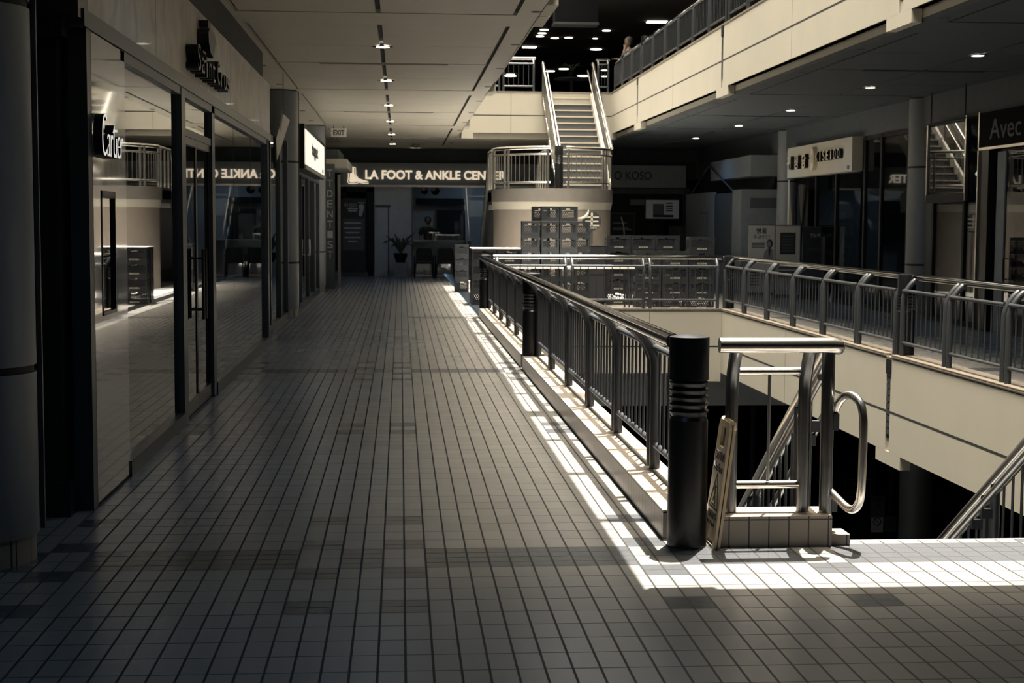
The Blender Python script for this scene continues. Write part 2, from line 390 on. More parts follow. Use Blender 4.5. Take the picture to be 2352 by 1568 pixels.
# upper storey inner walls (second gallery slabs, dark)
m = MB(); m.box(-6, 14, 52, 75, CZ+.05, UZ); struct(m.build('floor_upper', M['midgray']))
m = MB(); m.box(-6, 5.9, 40.6, 75, 7.72, 7.9); m.box(5.9, 14, -3, 75, 7.72, 7.9); up_ceil = struct(m.build('ceiling_gallery', M['deep']))
m = MB(); m.box(5.6, 14, 44.8, 45.0, 8.0, 8.9); struct(m.build('trim_9', M['cream']))
struct(MB().box(9.3, 9.5, -3, 45, UZ, 7.72).build('wall_gallery', M['deep']))
struct(MB().box(-6, -1.0, 7.5, 7.7, UZ, ZR).box(-6.0, 14, -3.2, -3, UZ, ZR).build('wall_front', M['deep']))
# lower level
LZ = -4.91
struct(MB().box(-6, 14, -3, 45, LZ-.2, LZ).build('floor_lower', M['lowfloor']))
m = MB(); m.box(-6, 14, -3, -2.8, LZ, -.3); struct(m.build('wall_lower_front', M['deep']))

# ================================================================== COLUMNS
def column(x, y, r, label, z0=0, z1=CZ, bands=(.92, 2.62), baseh=.13, mt='cream'):
    t = thing('column', label, 'column', (x, y, z0), 'round clad columns')
    prof = [(r-.02, z0+baseh)]; zs = [z0+baseh] + [z0+b for b in bands] + [z1]
    b = MB()
    for i, (a, c) in enumerate(zip(zs, zs[1:])): b.lathe([(r, a+(.018 if i else 0)), (r, c-.018)], x, y, 40)
    b.build('shaft', M[mt], t, True)
    j = MB().lathe([(r-.012, z0+baseh), (r-.012, z1)], x, y, 40); j.build('joint_core', M['blackm'], t, True)
    f = MB()
    f.box(x+r*.96, x+r*1.03, y-.02+.12, y+.0+.12, z0+baseh, z1); f.build('edge_strip', M['darksteel'], t)
    MB().lathe([(r-.015, z0), (r-.015, z0+baseh)], x, y, 40).build('base', M['curb'], t, True)
    return t
M['colpaint'] = mat('column_cladding', (.15, .16, .17), .4, noise=.03)
column(-2.03, 7.2, .30, 'large round column at the left edge of the photo in the foreground', mt='colpaint')
column(-2.03, B2, .30, 'round column past the marble shopfront, in front of the lit white sign box', mt='colpaint')
column(-2.03, B3, .30, 'round column just behind the lit white sign box', mt='colpaint')
column(9.16, B2, .29, 'round column on the far walkway between the two glass shopfronts', mt='colpaint')
column(9.14, B3, .255, 'round column on the far walkway left of the box sign with raised metal characters', mt='colpaint')
column(9.16, B2, .29, 'round column on the dark lower level under the right walkway', LZ, -1.2, mt='colpaint')

# ================================================================== BOLLARDS
def bollard(x, y, label, z=0, h=1.065, r=.1):
    t = thing('bollard', label, 'bollard', (x, y, z), 'black ribbed bollards between the railings')
    MB().lathe([(r*.99, z), (r*.99, z+.02), (r*.98, z+.64)], x, y, 40).build('body', M['black'], t, True)
    pr = [(r*.98, z+.64)]; zz = z+.66
    for k in range(5): pr += [(r*.84, zz), (r*1.0, zz+.024), (r*.99, zz+.03), (r*.84, zz+.033)]; zz += .036
    pr += [(r*.84, zz+.006)]
    MB().lathe(pr, x, y, 40).build('ribbed_neck', M['black'], t, True)
    MB().lathe([(r*.84, zz), (r*1.0, zz+.004), (r*1.0, z+h-.012), (r*.985, z+h-.008), (r*.5, z+h+.002), (0, z+h+.006)], x, y, 40).build('cap', M['black'], t, True)
    return t
bollard(1.44, B0, 'black ribbed bollard in the foreground at the near end of the walkway railing')
bollard(1.45, B1, 'black ribbed bollard halfway along the walkway railing')
bollard(1.455, B2, 'black ribbed bollard at the far end of the walkway railing')
bollard(5.71, B1, 'black ribbed bollard splitting the railing across the void', .0)
bollard(5.71, B2, 'black ribbed bollard at the far right corner of the void', .0)
bollard(3.70, 34.98, 'black ribbed bollard at the front of the curved stair landing', 2.36, 1.06)
bollard(5.71, 35.0, 'black bollard in the upper balcony railing, the farther of the two', UZ, 1.07)
bollard(5.71, 25.75, 'black bollard in the upper balcony railing near the top edge of the photo', UZ, 1.07)

# ================================================================== CURBS
def curb(x0, x1, y0, y1, label, z=0, h=.15, void=None):
    m = MB(); k = .122
    if void == 'E': m.box(x0, 1.475, y0, y1, z, z+h).box(1.475, x1+.01, y0, y1, z+k, z+h)
    elif void == 'W': m.box(5.685, x1, y0, y1, z, z+h).box(x0-.01, 5.685, y0, y1, z+k, z+h)
    elif void == 'S': m.box(x0, x1, 25.675 if z < 1 else 39.675, y1, z, z+h).box(x0, x1, y0-.01, 25.675 if z < 1 else 39.675, z+k, z+h)
    else: m.box(x0, x1, y0, y1, z, z+h)
    o = m.build('curb', M['curb']); return tag(o, label, 'curb', 'tiled curbs around the void')
curb(1.345, 1.60, B0+.15, B1-.13, 'long low tiled curb under the nearest railing', void='E')
curb(1.345, 1.60, B1+.13, B2-.12, 'low tiled curb under the railing beyond the middle bollard', void='E')
curb(1.59, 2.17, 7.29, 7.55, 'short tiled curb block carrying the steel rail beside the stairs', 0, .155)
curb(5.56, 5.83, 7.5, B1-.0, 'curb under the right hand stretch of railing across the void', void='W')
curb(5.56, 5.83, B1+.2, B2-.1, 'curb under the railing across the void, left of its middle bollard', void='W')
curb(1.59, 5.56, 25.55, 25.82, 'curb under the far cross railing at the end of the void', void='S')
tag(MB().box(2.17, 2.27, 7.31, 7.46, 0, .055).build('curb_step', M['curb']), 'small tiled step at the foot of the stair rail post', 'curb')
curb(5.56, 5.83, 16.6, 39.55, 'kerb under the upper balcony railing', UZ, void='W')
curb(1.6, 5.56, 39.55, 39.8, 'kerb across the upper landing at the head of the stairs', UZ, .148, void='S')

# ================================================================== RAILINGS
OFF, HR, PH = .155, .038, .88
def post_mesh(r=.031, off=OFF, h=PH, flat=1.0):
    pts = [(0, 0, 0), (0, 0, h-.26)]
    for i in range(1, 9):
        a = i/8; pts.append((0, -off*(a**1.6)*.96, h-.26+.235*(1-(1-a)**1.25)))
    mb = MB().tube(pts, r, 14); return mb.mesh('post', M['darksteel'], smooth=True)
POST = post_mesh(); POST_ST = post_mesh(.033, .13); POST_ST.materials[0] = M['poststeel']
PICK = MB().tube([(0,0,.15),(0,0,.73)], .0085, 8).mesh('picket', M['darksteel'], smooth=True)
def bar_mesh(L, mt='darksteel', r=.02): return MB().tube([(0,0,0),(L,0,0)], r, 12).mesh('crossbar', M[mt], smooth=True)
BARC = {}
def railing(label, p0, ang, length, n, zb, group='atrium railings', hand='chrome', e0=.12, e1=.12, post=None, npk=8, h0=None, h1=None, mt='darksteel'):
    """runs from p0 along angle ang; local +y is the void side"""
    ca, sa = math.cos(ang), math.sin(ang)
    def W(x, y, z): return Vector((p0[0]+ca*x-sa*y, p0[1]+sa*x+ca*y, zb+z))
    t = thing('railing', label, 'railing', W(length/2, 0, 0), group)
    h0 = .06 if h0 is None else h0; h1 = length-.06 if h1 is None else h1
    MB().tube([W(h0, -OFF, PH), W(h1, -OFF, PH)], HR, 20).build('handrail', M[hand], t, True)
    s = length/n
    for k in range(n):
        a = k*s+(e0 if k == 0 else .058); b = (k+1)*s-(e1 if k == n-1 else .058)
        for q in (a, b): inst('post', post or POST, t, W(q, 0, 0), ang)
        key = (round(b-a, 3), mt)
        if key not in BARC: BARC[key] = bar_mesh(b-a, mt)
        for z in (.73, .145): inst('crossbar', BARC[key], t, W(a, 0, z), ang)
        # short connecting rod under the handrail
        np_ = max(1, int(round((b-a)/.155))-1) if npk is None else npk
        for i in range(np_): inst('picket', PICK, t, W(a+(b-a)*(i+1)/(np_+1), 0, 0), ang)
    return t
railing('long steel railing nearest the camera beside the tiled walkway', (1.525, B1), -PI/2, B1-B0, 6, .15)
railing('railing beside the walkway beyond the middle black bollard', (1.525, B2), -PI/2, B2-B1, 6, .15)
railing('railing across the void left of its middle bollard', (5.635, B1), PI/2, B2-B1, 6, .15)
railing('railing across the void right of its middle bollard, cut by the photo edge', (5.635, 7.5), PI/2, B1-7.5, 6, .15)
railing('far cross railing in front of the stacked crates', (5.62, 25.625), PI, 4.08, 3, .15, h0=.02, h1=4.02)
railing('upper balcony railing, the far short stretch beside the stair head', (5.635, 35.0), PI/2, 4.5, 3, 5.06, npk=10)
railing('upper balcony railing between the two bollards', (5.635, 25.75), PI/2, 9.25, 6, 5.06, npk=10)
railing('upper balcony railing running out of the top of the photo', (5.635, 16.5), PI/2, 9.25, 6, 5.06, npk=10)
railing('short upper railing left of the stair head', (3.62, 39.63), PI, 1.95, 2, 5.06, npk=5)
railing('short upper railing right of the stair head', (5.60, 39.63), PI, .5, 1, 5.06, npk=2)

# rail on the short curb block with its end post
t = thing('steel_rail', 'bright steel rail on the tiled block at the head of the stairs', 'railing', (1.88, 7.42, .155))
MB().tube([(1.575, 7.27, 1.02), (2.14, 7.27, 1.02), (2.175, 7.285, 1.015), (2.19, 7.32, 1.0)], [.038, .038, .0375, .034], 24).build('handrail', M['steel'], t, True)
for x in (1.675, 2.052): inst('post', POST_ST, t, (x, 7.42, .155))
for z in (.875, .295): MB().tube([(1.675, 7.42, z), (2.052, 7.42, z)], .0205, 14).build('crossbar', M['steel'], t, True)
MB().tube([(1.868, 7.42, .295), (1.868, 7.42, .875)], .0085, 8).build('picket', M['brushed'], t, True)
MB().tube([(2.165, 7.40, .055), (2.165, 7.40, .99)], .033, 20).build('end_post', M['poststeel'], t, True)

# stairs going down
SL = .655
def zst(y): return -(y-7.42)*SL
m = MB()
for k in range(27):
    y0 = 7.42+k*.2775; z = -.1818*(k+1)
    m.box(2.2, 3.72, y0, y0+.30, z-.05, z); m.box(2.2, 3.72, y0, y0+.02, z, z+.1818)
t = thing('staircase', 'stairs going down from the walkway beside the tiled curb block', 'stairs', (2.95, 7.5, LZ))
m.build('tread', M['stairtread'], t)
for x in (2.17, 3.72): MB().prism([(7.46, -.02), (7.46, -.32), (15.0, LZ+.0), (15.0, LZ+.25)], 'x', x, x+.04).build('stringer', M['darksteel'], t)
def stair_rail(label, x, side, y0=7.45, y1=14.6, col='steel', zoff=1.0):
    t = thing('stair_railing', label, 'railing', (x, y0, zst(y0)), 'railings of the stairs going down')
    MB().tube([(x, y0-.02, zoff+zst(y0-.02)), (x, y1, zoff+zst(y1))], .038, 20).build('handrail', M[col], t, True)
    MB().tube([(x, y0+.1, zoff-.085+zst(y0+.1)), (x, y1, zoff-.085+zst(y1))], .02, 12).build('under_rail', M['brushed'], t, True)
    xi = x+side*.09
    MB().tube([(xi, y0+.25, zoff-.16+zst(y0+.25)), (xi, y1, zoff-.16+zst(y1))], .021, 14).build('grab_rail', M['brushed'], t, True)
    k = 0; y = y0+.35
    while y < y1:
        if k % 8 in (0, 1):
            MB().tube([(x, y, zst(y)+.0), (x, y, zoff-.03+zst(y))], .03, 14).build('post', M['darksteel'], t, True)
            MB().box(min(x, xi)-.0, max(x, xi)+.0, y-.02, y+.02, zoff-.24+zst(y), zoff-.18+zst(y)).build('bracket', M['darksteel'], t); y += .15 if k % 8 == 0 else .13
        else:
            MB().tube([(x, y, zst(y)+.1), (x, y, zoff-.09+zst(y))], .009, 8).build('picket', M['darksteel'], t, True); y += .13
        k += 1
    MB().tube([(x, y0+.2, .12+zst(y0+.2)), (x, y1, .12+zst(y1))], .018, 10).build('bottom_rail', M['darksteel'], t, True)
    return t
stair_rail('steel stair railing going down behind the bright rail of the tiled block', 2.17, 1)
stair_rail('steel stair railing rising to the right edge of the photo', 3.66, -1)
# end loop of the grab rail
lp = [(2.205, 7.43, .655), (2.222, 7.385, .73), (2.24, 7.33, .765), (2.262, 7.27, .765), (2.282, 7.225, .735), (2.29, 7.205, .68), (2.292, 7.2, .6), (2.288, 7.2, .30), (2.283, 7.21, .235), (2.268, 7.24, .195), (2.248, 7.285, .19), (2.21, 7.36, .235), (2.185, 7.41, .265)]
t = thing('grab_loop', 'bent steel tube loop sticking out beside the stair rail post', 'handrail', (2.24, 7.3, .2))
# smooth the loop
def smooth(pts, it=2):
    for _ in range(it):
        q = [pts[0]]
        for a, b in zip(pts, pts[1:]):
            a, b = Vector(a), Vector(b); q += [tuple(a*.75+b*.25), tuple(a*.25+b*.75)]
        q.append(pts[-1]); pts = q
    return pts
MB().tube(smooth(lp), .021, 16).build('tube', M['steel'], t, True)
for z in (.575, .155): MB().box(2.185, 2.225, 7.39, 7.43, z, z+.085).build('bracket', M['darksteel'], t)

# ================================================================== WET FLOOR SIGN
t = thing('wet_floor_sign', 'folded plastic wet floor caution sign leaning between the black bollard and the tiled block', 'sign', (1.565, 7.34, 0))
def lean(p):   # local (thickness, width, height) -> world
    u, wd, h = p; return (1.553+u+h*.125, 7.235+wd-.03*h*0, h*.995)
def panel(u0, u1, holes=True):
    m = MB(); W_, H_ = .27, .635
    def bx(w0, w1, h0, h1, tw0=0, tw1=0):
        vs = [lean((u, w, h)) for u in (u0, u1) for (w, h) in ((w0, h0), (w1, h0), (w1-tw1, h1), (w0+tw0, h1))]
        n = len(m.v); m.v += vs; m.f += [tuple(n+i for i in q) for q in ((0,1,2,3), (7,6,5,4), (0,4,5,1), (1,5,6,2), (2,6,7,3), (3,7,4,0))]
    bx(0, .05, 0, .03); bx(W_-.05, W_, 0, .03); bx(0, W_, .03, .50, .012, .012)
    bx(.012, .085, .50, .60, .003, .0); bx(W_-.085, W_-.012, .50, .60, .0, .003); bx(.015, W_-.015, .60, H_, .02, .02)
    return m
panel(0, .014).build('front_leaf', M['signyel'], t); panel(.020, .034).build('back_leaf', M['signyel'], t)
MB().tube([lean((.017, .03, .632)), lean((.017, .24, .632))], .014, 10).build('hinge', M['signyel'], t, True)
def decal(pts, name='print'):
    m = MB(); m.quad(*[lean((-.0015, w, h)) for (w, h) in pts]); m.v += [lean((-.0005, w, h)) for (w, h) in pts]; k = len(pts)
    m.f.append(tuple(range(2*k-1, k-1, -1)));
    for i in range(k): m.f.append((i, (i+1) % k, k+(i+1) % k, k+i))
    return m.build(name, M['ink'], t)
# reading side faces the corridor: text runs from far to near
def ltext(s, wc, hc, wdt, hgt, nm='lettering'):
    o = text(nm, s, M['ink'], t, (0,0,0), (-1,0,0), wdt, hgt, .0015)
    for v in o.data.vertices:
        y, z = v.co.y, v.co.z; q = lean((-.0005, wc+y, hc+z)); v.co = Vector((q[0]+v.co.x*1.0, q[1], q[2])) - wpos(t)
    o.location = (0,0,0); return o
ltext('CAUTION', .135, .455, .20, .045); ltext('Wet Floor', .135, .395, .20, .042); ltext('CUIDADO', .135, .155, .19, .035); ltext('Piso Mojado', .135, .11, .17, .03)
A_, B_, C_ = (.135, .365), (.035, .19), (.235, .19)
for p, q in ((A_, B_), (B_, C_), (C_, A_)):
    dx, dy = q[0]-p[0], q[1]-p[1]; l = math.hypot(dx, dy); nx, ny = -dy/l*.005, dx/l*.005
    decal([(p[0]+nx, p[1]+ny), (q[0]+nx, q[1]+ny), (q[0]-nx, q[1]-ny), (p[0]-nx, p[1]-ny)], 'triangle_print')
for p, q, wd in (((.15, .31), (.13, .26), .010), ((.13, .26), (.16, .225), .007), ((.13, .26), (.10, .215), .007), ((.145, .295), (.185, .27), .005), ((.145, .295), (.11, .30), .005), ((.09, .205), (.19, .205), .004)):
    dx, dy = q[0]-p[0], q[1]-p[1]; l = math.hypot(dx, dy); nx, ny = -dy/l*wd, dx/l*wd
    decal([(p[0]+nx, p[1]+ny), (q[0]+nx, q[1]+ny), (q[0]-nx, q[1]-ny), (p[0]-nx, p[1]-ny)], 'figure_print')
decal([(.155+.012*math.cos(a*PI/5), .328+.012*math.sin(a*PI/5)) for a in range(10)], 'figure_print')

# ================================================================== LEFT SHOPFRONT
SX = -1.71
struct(MB().box(-2.55, -2.14, 7.9, 20.6, 2.78, CZ).build('wall_1', M['granite'])) if False else None
# marble fascia: sheared back to the ceiling line
t = thing('shop_fascia', 'long marble fascia above the glass shopfront on the left', 'fascia', (SX, 14, 2.75))
MB().box(-2.6, SX, 8.46, 19.95, 2.76, 3.40).build('marble_face', M['granite'], t); MB().box(-2.6, -1.80, 8.46, 19.95, 3.40, CZ-.002).build('dark_upstand', M['unlit'], t)
g = MB()
for k in range(1, 5): g.box(SX, SX+.001, 8.46+k*2.3, 8.463+k*2.3, 2.76, 3.40)
g.build('joint', M['frame'], t)
MB().box(-2.0, SX+.012, 8.30, 19.98, 2.665, 2.757).build('steel_band', M['frame'], t)
# projecting dark head at the near corner
t = thing('shop_corner_pier', 'dark stone pier at the near corner of the marble shopfront', 'pier', (-1.95, 8.35, 0))
MB().box(-2.45, -1.845, 8.28, 8.46, .19, 2.66).build('pier_face', M['blackstone'], t)
MB().box(-2.5, -1.80, 8.22, 8.46, 0, .19).build('plinth', M['blackstone'], t)
MB().box(-2.5, -1.80, 8.22, 8.46, 2.60, 2.70).build('head_band', M['blackstone'], t)
MB().box(-2.6, SX, 8.20, 8.46, 2.70, 2.84).build('head_cap', M['blackstone'], t)
MB().box(-2.6, SX, 8.36, 8.455, 2.845, 3.40).build('return_panel', M['granite'], t)

t = thing('shop_window', 'framed glass shopfront below the marble fascia with a pair of doors', 'window', (SX, 14, 0))
def fr(x0, x1, y0, y1, z0, z1, nm='frame', mt='frame'): return MB().box(x0, x1, y0, y1, z0, z1).build(nm, M[mt], t)
MB().box(SX-.045, SX-.035, 8.46, 12.0, .10, 2.665).build('pane', M['glass'], t)
MB().box(SX-.045, SX-.035, 12.12, 13.80, .02, 2.665).build('pane', M['darkglass'], t) if False else None
fr(SX-.10, SX-.0, 8.40, 8.51, 0, 2.665, 'mullion'); fr(SX-.12, SX+.005, 11.92, 12.14, 0, 2.68, 'mullion'); fr(SX-.10, SX, 13.85, 14.05, 0, 2.66, 'mullion'); fr(SX-.09, SX+.01, 19.45, 19.60, 0, 2.66, 'mullion', 'darksteel')
fr(SX-.13, SX+.01, 9.53, 11.92, 0, .10, 'sill', 'darksteel'); fr(SX-.13, SX+.01, 14.05, 19.45, 0, .12, 'sill', 'darksteel'); fr(SX-.10, SX, 9.4, 19.5, 2.60, 2.665, 'head_rail', 'darksteel')
MB().box(SX-.045, SX-.035, 14.05, 19.45, .12, 2.60).build('pane', M['glass'], t)
fr(-1.845, SX-.09, 8.42, 8.46, 0, .19, 'return_sill', 'darksteel')
for y in (15.9, 17.7): fr(SX-.05, SX-.034, y, y+.012, .12, 2.6, 'pane_joint', 'gap')
# doors
for (a, b, hs) in ((12.16, 12.98, 1), (13.0, 13.83, -1)):
    d = MB().box(SX-.05, SX-.038, a, b, .04, 2.30).build('door', M['glass'], t)
    for q in (MB().box(SX-.06, SX-.02, a, b, .02, .14), MB().box(SX-.06, SX-.02, a, b, 2.24, 2.30), MB().box(SX-.055, SX-.03, a, a+.03, .04, 2.3), MB().box(SX-.055, SX-.03, b-.03, b, .04, 2.3)): q.build('door_rail', M['handlebronze'], d)
    hy = b-.07 if hs > 0 else a+.07
    MB().tube([(SX+.03, hy, .78), (SX+.03, hy, 1.38)], .014, 10).tube([(SX-.04, hy, .86), (SX+.03, hy, .86)], .009, 8).tube([(SX-.04, hy, 1.30), (SX+.03, hy, 1.30)], .009, 8).build('handle', M['handlebronze'], d, True)
fr(SX-.07, SX-.01, 12.14, 13.85, 2.30, 2.36, 'transom', 'darksteel'); MB().box(SX-.045, SX-.035, 12.14, 13.85, 2.36, 2.6).build('pane', M['glass'], t)
# polished marble panel with a display niche
t = thing('marble_panel', 'polished marble panel carrying the white raised script lettering', 'panel', (SX, 9.0, 0))
m = MB()
for (y0, y1, z0, z1) in ((8.52, 8.735, .02, 2.66), (9.15, 9.53, .02, 2.66), (8.735, 9.15, .02, 1.07), (8.735, 9.15, 1.79, 2.66)): m.box(SX-.03, SX, y0, y1, z0, z1)
m.build('marble_slab', M['polgranite'], t)
MB().box(SX-.02, SX+.004, 8.735, 8.755, 1.07, 1.79).box(SX-.02, SX+.004, 9.13, 9.15, 1.07, 1.79).box(SX-.02, SX+.004, 8.735, 9.15, 1.07, 1.09).box(SX-.02, SX+.004, 8.735, 9.15, 1.75, 1.79).build('niche_frame', M['handlebronze'], t)
MB().box(SX-.02, SX-.012, 8.755, 9.13, 1.09, 1.75).build('niche_glass', M['glass'], t)
MB().box(SX-.30, SX-.28, 8.7, 9.2, 1.0, 1.85).box(SX-.28, SX-.06, 8.7, 8.72, 1.0, 1.85).build('niche_box', M['deep'], t)
# script lettering standing off the panel
t = thing('script_lettering', 'white faced script lettering with black sides on the polished marble panel', 'sign', (SX+.04, 8.9, 2.1))
def tl(s, yc, zc, wd, hg): 
    text('letter', s, M['black'], t, (SX+.004, yc, zc), (1,0,0), wd, hg, .05, shear=.12, bold=-.022); text('letter_face', s, M['whitelet'], t, (SX+.0545, yc, zc), (1,0,0), wd, hg, .003, shear=.12, bold=-.022)
tl('C', 8.585, 2.10, .13, .235)
for ch, yc, wd, zc, hg in (('a', 8.70, .085, 2.045, .125), ('r', 8.79, .07, 2.045, .125), ('t', 8.868, .07, 2.075, .185), ('i', 8.935, .03, 2.065, .165), ('e', 9.005, .085, 2.045, .125), ('r', 9.10, .08, 2.045, .125)): tl(ch, yc, zc, wd, hg)
# black lettering and emblem on the marble fascia
t = thing('fascia_lettering', 'black raised lettering with a vase emblem on the marble fascia', 'sign', (SX, 13.3, 2.8))
fx = lambda z: SX
def fl(s, yc, zc, wd, hg): text('letter', s, M['black'], t, (fx(zc)+.0, yc, zc), (1,0,0), wd, hg, .10)
for i, (ch, zc, hg) in enumerate((('S', 2.93, .21), ('a', 2.89, .13), ('i', 2.90, .17), ('n', 2.89, .13), ('t', 2.90, .17))): fl(ch, 12.30+i*.235, zc, .17 if ch != 'i' else .07, hg)
for i, (ch, zc, hg) in enumerate((('C', 2.93, .21), ('r', 2.89, .13), ('u', 2.89, .13), ('s', 2.89, .13))): fl(ch, 13.58+i*.25, zc, .18, hg)
MB().prism([(13.02, 3.04), (13.22, 3.02), (13.30, 3.09), (13.36, 3.16), (13.44, 3.16), (13.36, 3.20), (13.28, 3.24), (12.96, 3.24), (12.88, 3.20), (12.90, 3.12)], 'x', fx(3.3)-.02, fx(3.2)+.10).build('emblem', M['black'], t)
MB().box(fx(3.5)-.02, fx(3.5)+.08, 13.02, 13.22, 3.26, 3.32).build('emblem_top', M['black'], t); MB().box(fx(3.1), fx(3.1)+.09, 12.60, 12.80, 3.0, 3.02).build('accent_bar', M['black'], t)
# interior of the shop
m = MB(); m.box(-5.5, -5.4, 8.5, 20, 0, 2.66); m.box(-5.5, -1.88, 20.0, 20.1, 0, 2.66); m.box(-5.5, -2.5, 8.47, 8.5, 0, 2.66); struct(m.build('wall_shop_interior', M['deep']))
struct(MB().box(-5.5, -2.62, 8.5, 20, 2.67, 2.74).box(-2.62, -1.85, 8.5, 19.95, 2.67, 2.74).build('ceiling_shop', M['darkwall']))
struct(MB().box(-5.4, -1.85, 8.5, 20, 0.0, .012).build('floor_shop', M['darkwall']))
t = thing('display_table', 'dark display table inside the left shop behind the glass', 'table', (-3.6, 16.5, .012))
MB().box(-4.2, -3.1, 15.8, 17.2, .80, .86).build('tabletop', M['midgray'], t)
for x in (-4.1, -3.2):
    for y in (15.9, 17.1): MB().box(x-.03, x+.03, y-.03, y+.03, .012, .8).build('leg', M['darkwall'], t)
# pier, second shopfront, lit sign box
struct(MB().box(-2.6, -1.86, 19.98, 20.25, 0, CZ).build('wall_pier', M['cream']))
struct(MB().box(-3.2, -2.3, 20.25, 45, 2.95, CZ).build('wall_upper_left', M['cream']))
t = thing('shop_glazing', 'dark glass shopfront behind the hanging cards and column on the left', 'window', (-2.0, 23, 0))
MB().box(-1.93, -1.92, 20.25, 25.35, .1, 2.9).build('pane', M['glass'], t)
for y in (20.3, 22.0, 23.8, 25.3): MB().box(-1.97, -1.88, y-.05, y+.05, 0, 2.95).build('mullion', M['darksteel'], t)
MB().box(-1.97, -1.88, 20.25, 25.35, 0, .1).build('sill', M['darksteel'], t)
t = thing('shop_glazing', 'glass shopfront with a square door handle under the lit white sign box', 'window', (-1.95, 30, 0))
MB().box(-1.90, -1.89, 26.1, 34.5, .1, 2.5).build('pane', M['glass'], t)
for y in (26.2, 28.4, 30.6, 32.6, 34.5): MB().box(-1.94, -1.85, y-.04, y+.04, 0, 2.55).build('mullion', M['darksteel'], t)
MB().box(-1.94, -1.85, 26.1, 34.5, 0, .1).box(-1.94, -1.85, 26.1, 34.5, 2.48, 2.56).build('sill', M['darksteel'], t)
MB().tube([(-1.87, 30.3, .95), (-1.82, 30.3, .95), (-1.82, 30.3, 1.25), (-1.82, 30.05, 1.25), (-1.82, 30.05, .95), (-1.82, 30.3, .95)], .012, 8).build('handle', M['steel'], t, True)
t = thing('lit_sign_box', 'glowing white sign box with small black lettering over the left shopfront', 'sign', (-1.72, 29.6, 2.5))
MB().box(-1.85, -1.655, 26.1, 33.0, 2.53, 3.30).build('case', M['blackm'], t)
MB().box(-1.655, -1.648, 26.25, 32.8, 2.61, 3.22).build('lit_face', M['litpanel'], t)
MB().box(-1.655, -1.63, 26.1, 33.0, 2.53, 2.60).build('lower_lip', M['brushed'], t)
text('lettering', 'tugut', M['ink'], t, (-1.647, 29.2, 2.93), (1,0,0), 2.1, .30, .004, bold=.05)
MB().box(-1.648, -1.644, 31.9, 32.3, 2.64, 2.72).build('small_mark', M['ink'], t)
# cards hanging in front of the pier
t = thing('hanging_banner', 'slanted pale printed banner hanging beside the left pier', 'banner', (-1.76, 21.3, 2.3))
b0, b1, b2, b3 = atX(652, 262, -1.74), atX(666, 276, -1.74), atX(637, 368, -1.74), atX(635, 318, -1.74)
m = MB(); pts = [(v.y, v.z) for v in (b0, b1, b2, b3)]; m.prism(pts, 'x', -1.75, -1.742); m.build('card', M['cream'], t)
cy_, cz_ = sum(p[0] for p in pts)/4, sum(p[1] for p in pts)/4
m = MB(); m.prism([(cy_-.35, cz_+.12), (cy_+.05, cz_+.34), (cy_+.12, cz_+.22), (cy_-.25, cz_-.0)], 'x', -1.742, -1.74); m.build('picture', M['midgray'], t)
MB().box(-1.752, -1.742, b0.y-.006, b0.y+.006, b0.z-.02, CZ).build('hanger', M['darksteel'], t)
# exit sign
t = thing('exit_sign', 'white exit sign hanging from the ceiling above the left shops', 'sign', (-1.42, 35, 3.57))
MB().box(-1.60, -1.25, 34.98, 35.03, 3.57, 3.765).build('face', M['white'], t); text('lettering', 'EXIT', M['ink'], t, (-1.42, 34.98, 3.668), (0,-1,0), .26, .12, .004, bold=.02)
MB().box(-1.55, -1.53, 35.0, 35.01, 3.765, CZ).box(-1.32, -1.30, 35.0, 35.01, 3.765, CZ).build('hanger', M['darksteel'], t)
# canopies beyond the far left column
t = thing('canopy', 'boxy beige canopy projecting from the left wall past the lit sign', 'canopy', (-1.7, 38, 2.95)); q0 = atY(797, 365, 37.0); q1 = atY(797, 385, 37.0)
MB().box(-2.6, q0.x, 37.0, 41, q1.z, q0.z).build('canopy_box', M['cream'], t)
t = thing('canopy', 'smaller grey canopy box just above the beige one', 'canopy', (-1.8, 40, 3.2)); q0 = atY(778, 343, 38.5); q1 = atY(778, 362, 38.5)
MB().box(-2.6, q0.x, 38.5, 42, q1.z, q0.z).build('canopy_box', M['grayw'], t)
# vertical glass sign: stacked letters
t = thing('vertical_sign', 'narrow glass panel with stacked pale letters past the far left column', 'sign', (-1.75, 36.2, 0))
p0 = atY(748, 395, 36.3); p1 = atY(768, 620, 36.3)
MB().box(p0.x, p1.x+.02, 36.3, 36.33, 0, 3.0).build('pane', M['midgray'], t)
for i, ch in enumerate('TTDENTIST'):
    zc = 2.78-i*.245; text('letter', ch, M['chalk'], t, ((p0.x+p1.x)/2, 36.30, zc), (0,-1,0), .13, .17, .004)
t = thing('steel_post', 'slim pale steel post beside the vertical letter sign', 'post', (-1.45, 36.6, 0)); q0 = atY(778, 400, 36.6)
MB().box(q0.x-.03, q0.x+.04, 36.6, 36.66, 0, 2.75).build('shaft', M['brushed'], t)
struct(MB().box(-2.6, -2.5, 35.2, 45, 0, CZ).build('wall_2', M['darkwall']))

